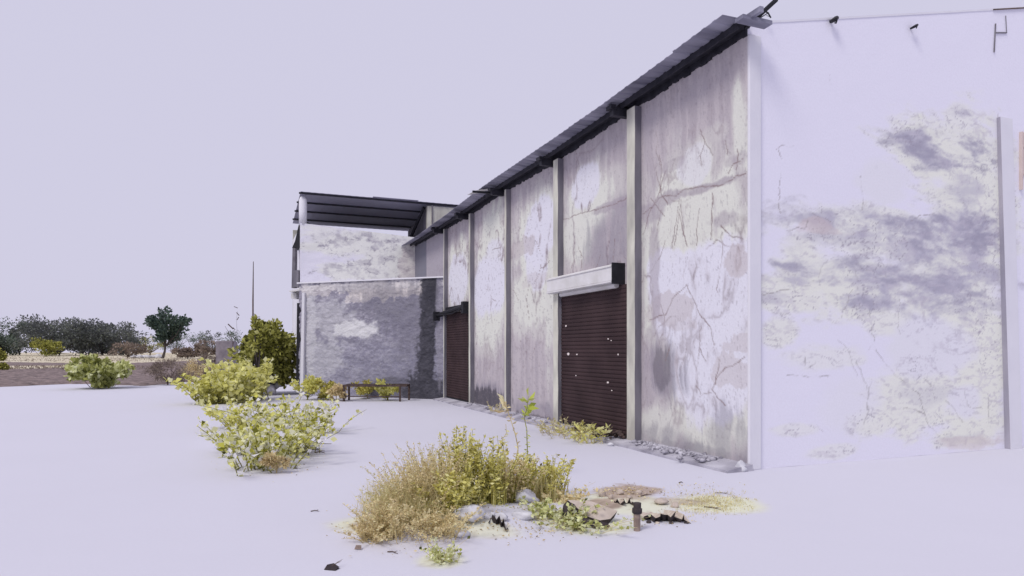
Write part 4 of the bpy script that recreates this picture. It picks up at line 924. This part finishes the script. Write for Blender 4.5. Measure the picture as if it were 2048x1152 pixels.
def pit(px, py, wpx, hpx, label, sd, deep=.3, tilt=0.):
    """an undercut bank of broken earth: pale top sloping back to the ground, dark ragged front"""
    x, y, _ = gnd(px, py); k = y/F; r = np.random.default_rng(sd); root = empty('earth_bank', (x, y, 0), label, 'earth bank')
    n = 16; top = []; bot = []; bck = []
    for i in range(n+1):
        f = i/n - .5; e = (1 - (2*f)**4); h = hpx*k*(.35 + .75*r.random())*max(e, .12)
        xx = f*wpx*k; yy = tilt*f + .03*r.normal()
        top.append((xx + .012*r.normal(), yy - .015 + .012*r.normal(), h)); bot.append((xx, yy + .05, -.02)); bck.append((xx*1.15, yy + deep*(.6 + .6*r.random()), .002))
    mb = MB(); V = top + bot; mb.add(V, [(n+1+i, n+2+i, i+1, i) for i in range(n)]); mb.build('dark_face', M_rockd, root)
    mb = MB(); V = top + bck; mb.add(V, [(i, i+1, n+2+i, n+1+i) for i in range(n)]); mb.build('soil_top', M_soilp, root)
    for i in range(5):
        f = r.uniform(-.5, .5); q = r.uniform(.012, .03); rock_mesh('crumb', (q, q*.8, q*.6), M_rockd if i < 3 else M_soilp, root, (f*wpx*k, -.03 - .03*r.random(), q*.3), sd=sd+i, amp=.5)
    return root
M_soilp = mat('pale pinkish earth', (.46, .38, .33), (.62, .56, .46), 14, bump=.6, bscale=40)
pit(1330, 1044, 92, 22, 'long undercut earth bank right of the iron post', 412, .45, tilt=-.1)
pit(992, 1064, 46, 34, 'short undercut earth bank between white stones before the weeds', 424, .16, -.1)
pit(1250, 1014, 56, 18, 'low undercut earth bank left of the iron post', 430, .35, -.08)
def rocks(name, lst, label, cat, m, group, sd0):
    for i, (px, py, rx, rz_, lb) in enumerate(lst):
        x, y, _ = gnd(px, py); k = y/F
        tag(rock_mesh(name, (rx*k, rx*k*.8, rz_*k), m, None, (x, y, gz(x, y) + rz_*k*.55), sd=sd0+i), lb, cat, group)
rocks('stone', [(940, 1062, 34, 20, 'broad white stone left of the dark front clod'), (1050, 1022, 34, 18, 'broad white stone between creeper and arching weed'), (1003, 1058, 14, 10, 'white stone right of the dark front clod'),
    (985, 1056, 6, 6, 'tiny white stone on the dark front clod'), (1045, 1050, 26, 9, 'flat white stone before the creeper'), (925, 1080, 20, 8, 'small flat white stone at front left')], None, 'stone', M_stone, 'white stones around the weeds', 440)
rocks('stone', [(1203, 1001, 10, 12, 'square tan stone at the left of the stone row'), (1222, 1006, 6, 6, 'second tan stone in the row behind slab'), (1241, 998, 8, 7, 'round tan stone mid row'), (1258, 1006, 6, 5, 'tan stone in the row next to the last'), (1276, 996, 8, 6, 'last tan stone in the row behind the post'),
    (1350, 1016, 10, 9, 'pale stone above the long dark clod bank'), (1322, 1012, 14, 8, 'tan stone left above the long dark clod bank')], None, 'stone', M_rock, 'tan stones in a row behind the slab', 460)
x, y, _ = gnd(1482, 943); tag(rock_mesh('stone', (.09, .08, .09), M_stone, None, (x, y, .06), sd=480), 'pointed white stone at the warehouse corner foot', 'stone')
# rubble along the plinth (uncountable)
mbv = []; 
def many_rocks(name, pts, m, label, sd):
    r = np.random.default_rng(sd); VV = []; FF = []; b = 0
    for (x, y, z, s) in pts:
        V = []; nu, nv = 7, 5
        for j in range(nv):
            th = math.pi*(j+.05)/(nv-1+.1)
            for i in range(nu): ph = 6.283*i/nu; V.append((math.sin(th)*math.cos(ph), math.sin(th)*math.sin(ph), .7*math.cos(th)))
        V = np.array(V)*(1 + .16*r.normal(size=(len(V), 1)))*s*np.array([1, r.uniform(.7, 1.2), 1]) + np.array([x, y, z]); VV.append(V)
        FF += [(b+j*nu+i, b+(j+1)*nu+i, b+(j+1)*nu+(i+1) % nu, b+j*nu+(i+1) % nu) for j in range(nv-1) for i in range(nu)]; b += nu*nv
    return tag(np_mesh(name, np.concatenate(VV), FF, m), label, None, None, 'stuff')
pts = []
for i in range(170):
    t = .3 + 2.2*random.random()**.8; o = abs(random.gauss(.12, .13)) + .01; p = SH(-o, t); pts.append((p[0], p[1], .07 + .02*random.random(), .010 + .042*random.random()**2.2))
for i in range(60):
    t = random.uniform(5.8, 11.3); o = random.uniform(.05, .28); p = SH(-o, t); pts.append((p[0], p[1], .08, random.uniform(.02, .05)))
many_rocks('rubble', pts, M_gstone, 'loose grey rubble along the warehouse plinth', 5)
pts = []
for i in range(70):
    t = random.uniform(2.85, 4.6); o = abs(random.gauss(.18, .10)); p = SH(-o-.02, t); pts.append((p[0], p[1], .08 + .10*math.exp(-((t-3.0)/.35)**2)*random.random(), random.uniform(.02, .06)))
many_rocks('soil_rubble', pts, M_rust, 'brown soil rubble at the big shutter sill', 6)
rocks('stone', [(1215, 884, 9, 6, 'white stone in the brown rubble at the shutter sill'), (1222, 892, 8, 5, 'second white stone in front of the shutter sill rubble')], None, 'stone', M_stone, 'white stones at the shutter sill', 490)

# litter
def twig(px, py, L, ang, label, r0=.005, m=None, leaf=0, cat='twig', group='twigs scattered on the ground'):
    x, y, _ = gnd(px, py); root = empty('twig', (x, y, gz(x, y)), label, cat, group); mb = MB(); d = np.array([math.cos(ang), math.sin(ang), 0])
    mb.tube([-d*L/2 + (0, 0, .006), np.array((.0, .01, .012)), d*L/2 + (0, 0, .006)], [r0, r0*.9, r0*.4], 5)
    e = np.array([-d[1], d[0], 0]); mb.tube([d*L*.1 + (0, 0, .01), d*L*.35 + e*L*.18 + (0, 0, .02)], [r0*.7, r0*.3], 4); mb.build('stick', m or M_twig, root)
twig(630, 1023, .085, .02, 'single short twig alone on the bare ground at left')
twig(1362, 966, .05, .1, 'tiny dark twig before the warehouse corner', .006)
twig(1425, 1018, .18, -.7, 'bent brown twig on the pale grass mat', .006)
twig(1445, 988, .16, -.5, 'thin twig at the back of the pale grass mat', .004)
twig(785, 1107, .10, -.5, 'curved twig before the left end of the weeds', .005)
twig(1290, 1000, .2, .6, 'brown twig crossing the tan stone row', .006)
x, y, _ = gnd(662, 1140)
cl = empty('crumpled_leaf', (x, y, 0), 'dark crumpled leaf with frayed stalks at the bottom edge', 'leaf'); k = y/F
mb = MB(); mb.add([(-14*k, 0, .004), (10*k, -.02, .006), (15*k, .03, .012), (2*k, .05, .035), (-10*k, .03, .03)], [(0, 1, 2, 3), (0, 3, 4)]); 
mb.add([(-14*k, 0, .001), (10*k, -.02, .001), (15*k, .03, .002), (2*k, .05, .02), (-10*k, .03, .02)], [(3, 2, 1, 0), (4, 3, 0)]); mb.build('blade', M_rockd, cl)
mb = MB()
for q in (-.3, 0, .3): mb.tube([(0, .03, .02), (8*k, .06+q*.06, .035), (16*k, .08+q*.1, .045)], [.002, .0015, .001], 4)
mb.build('stalks', M_twig, cl)
x, y, _ = gnd(716, 1100); cl = empty('curled_leaf', (x, y, 0), 'small rust brown curled leaf at the left tip of the weeds', 'leaf')
mb = MB(); mb.add([(-.03, 0, .005), (.03, -.01, .01), (.02, .03, .03), (-.02, .02, .035), (0, .0, .012)], [(0, 1, 4), (1, 2, 4), (2, 3, 4), (3, 0, 4)]); mb.build('blade', M_post, cl)
# litter leaves on ground (uncountable)
P = []; D = []; r = np.random.default_rng(77)
for (px, py, sx, sy, n) in [(810, 1065, 50, 18, 420), (950, 1058, 50, 12, 160), (1110, 1045, 50, 14, 300), (1255, 988, 35, 9, 260), (1380, 1005, 55, 12, 160), (1060, 1070, 50, 9, 70), (540, 930, 50, 12, 120), (1400, 972, 24, 3, 30), (1340, 1045, 30, 6, 40)]:
    for i in range(n):
        a, b = px + sx*r.normal(), py + sy*r.normal()
        if b < 800 or a > 1510: continue
        x, y, _ = gnd(a, b); P.append((x, y, gz(x, y) + .006 + .012*r.random())); D.append((*r.normal(size=2), .25*r.normal()))
V, Fq = leaves(np.array(P), np.array(D), .026, .45, r=r)
tag(np_mesh('leaf_litter', V, Fq, LM['ochre'], tint=np.clip(r.normal(.4, .3, len(Fq)), 0, 1)), 'dry leaf litter strewn around the weeds', None, None, 'stuff')
# pale mat of short dry grass at right
sp = []
for i in range(500):
    a, b = 1415 + 50*r.normal(), 1005 + 12*r.normal()
    if a > 1512: continue
    x, y, _ = gnd(a, b); sp.append((x, y, 0))
tag(blades('dry_grass', sp, 'grass', 9, .035, 4, width=.003, bend=1.0), 'short dry grass mat right of the dark clods', None, None, 'stuff')
sp = []
for i in range(2600):
    a = r.uniform(-60, 440); b = r.choice([r.uniform(706, 724), r.uniform(733, 741), r.uniform(764, 775)], p=[.75, .25, .0])
    x, y, _ = gnd(a, b); sp.append((x, y, .05))
tag(blades('field_grass', sp, 'brown', 10, .22, 3, width=.03, bend=.8), 'straw coloured grass between the ploughed fields', None, None, 'stuff')
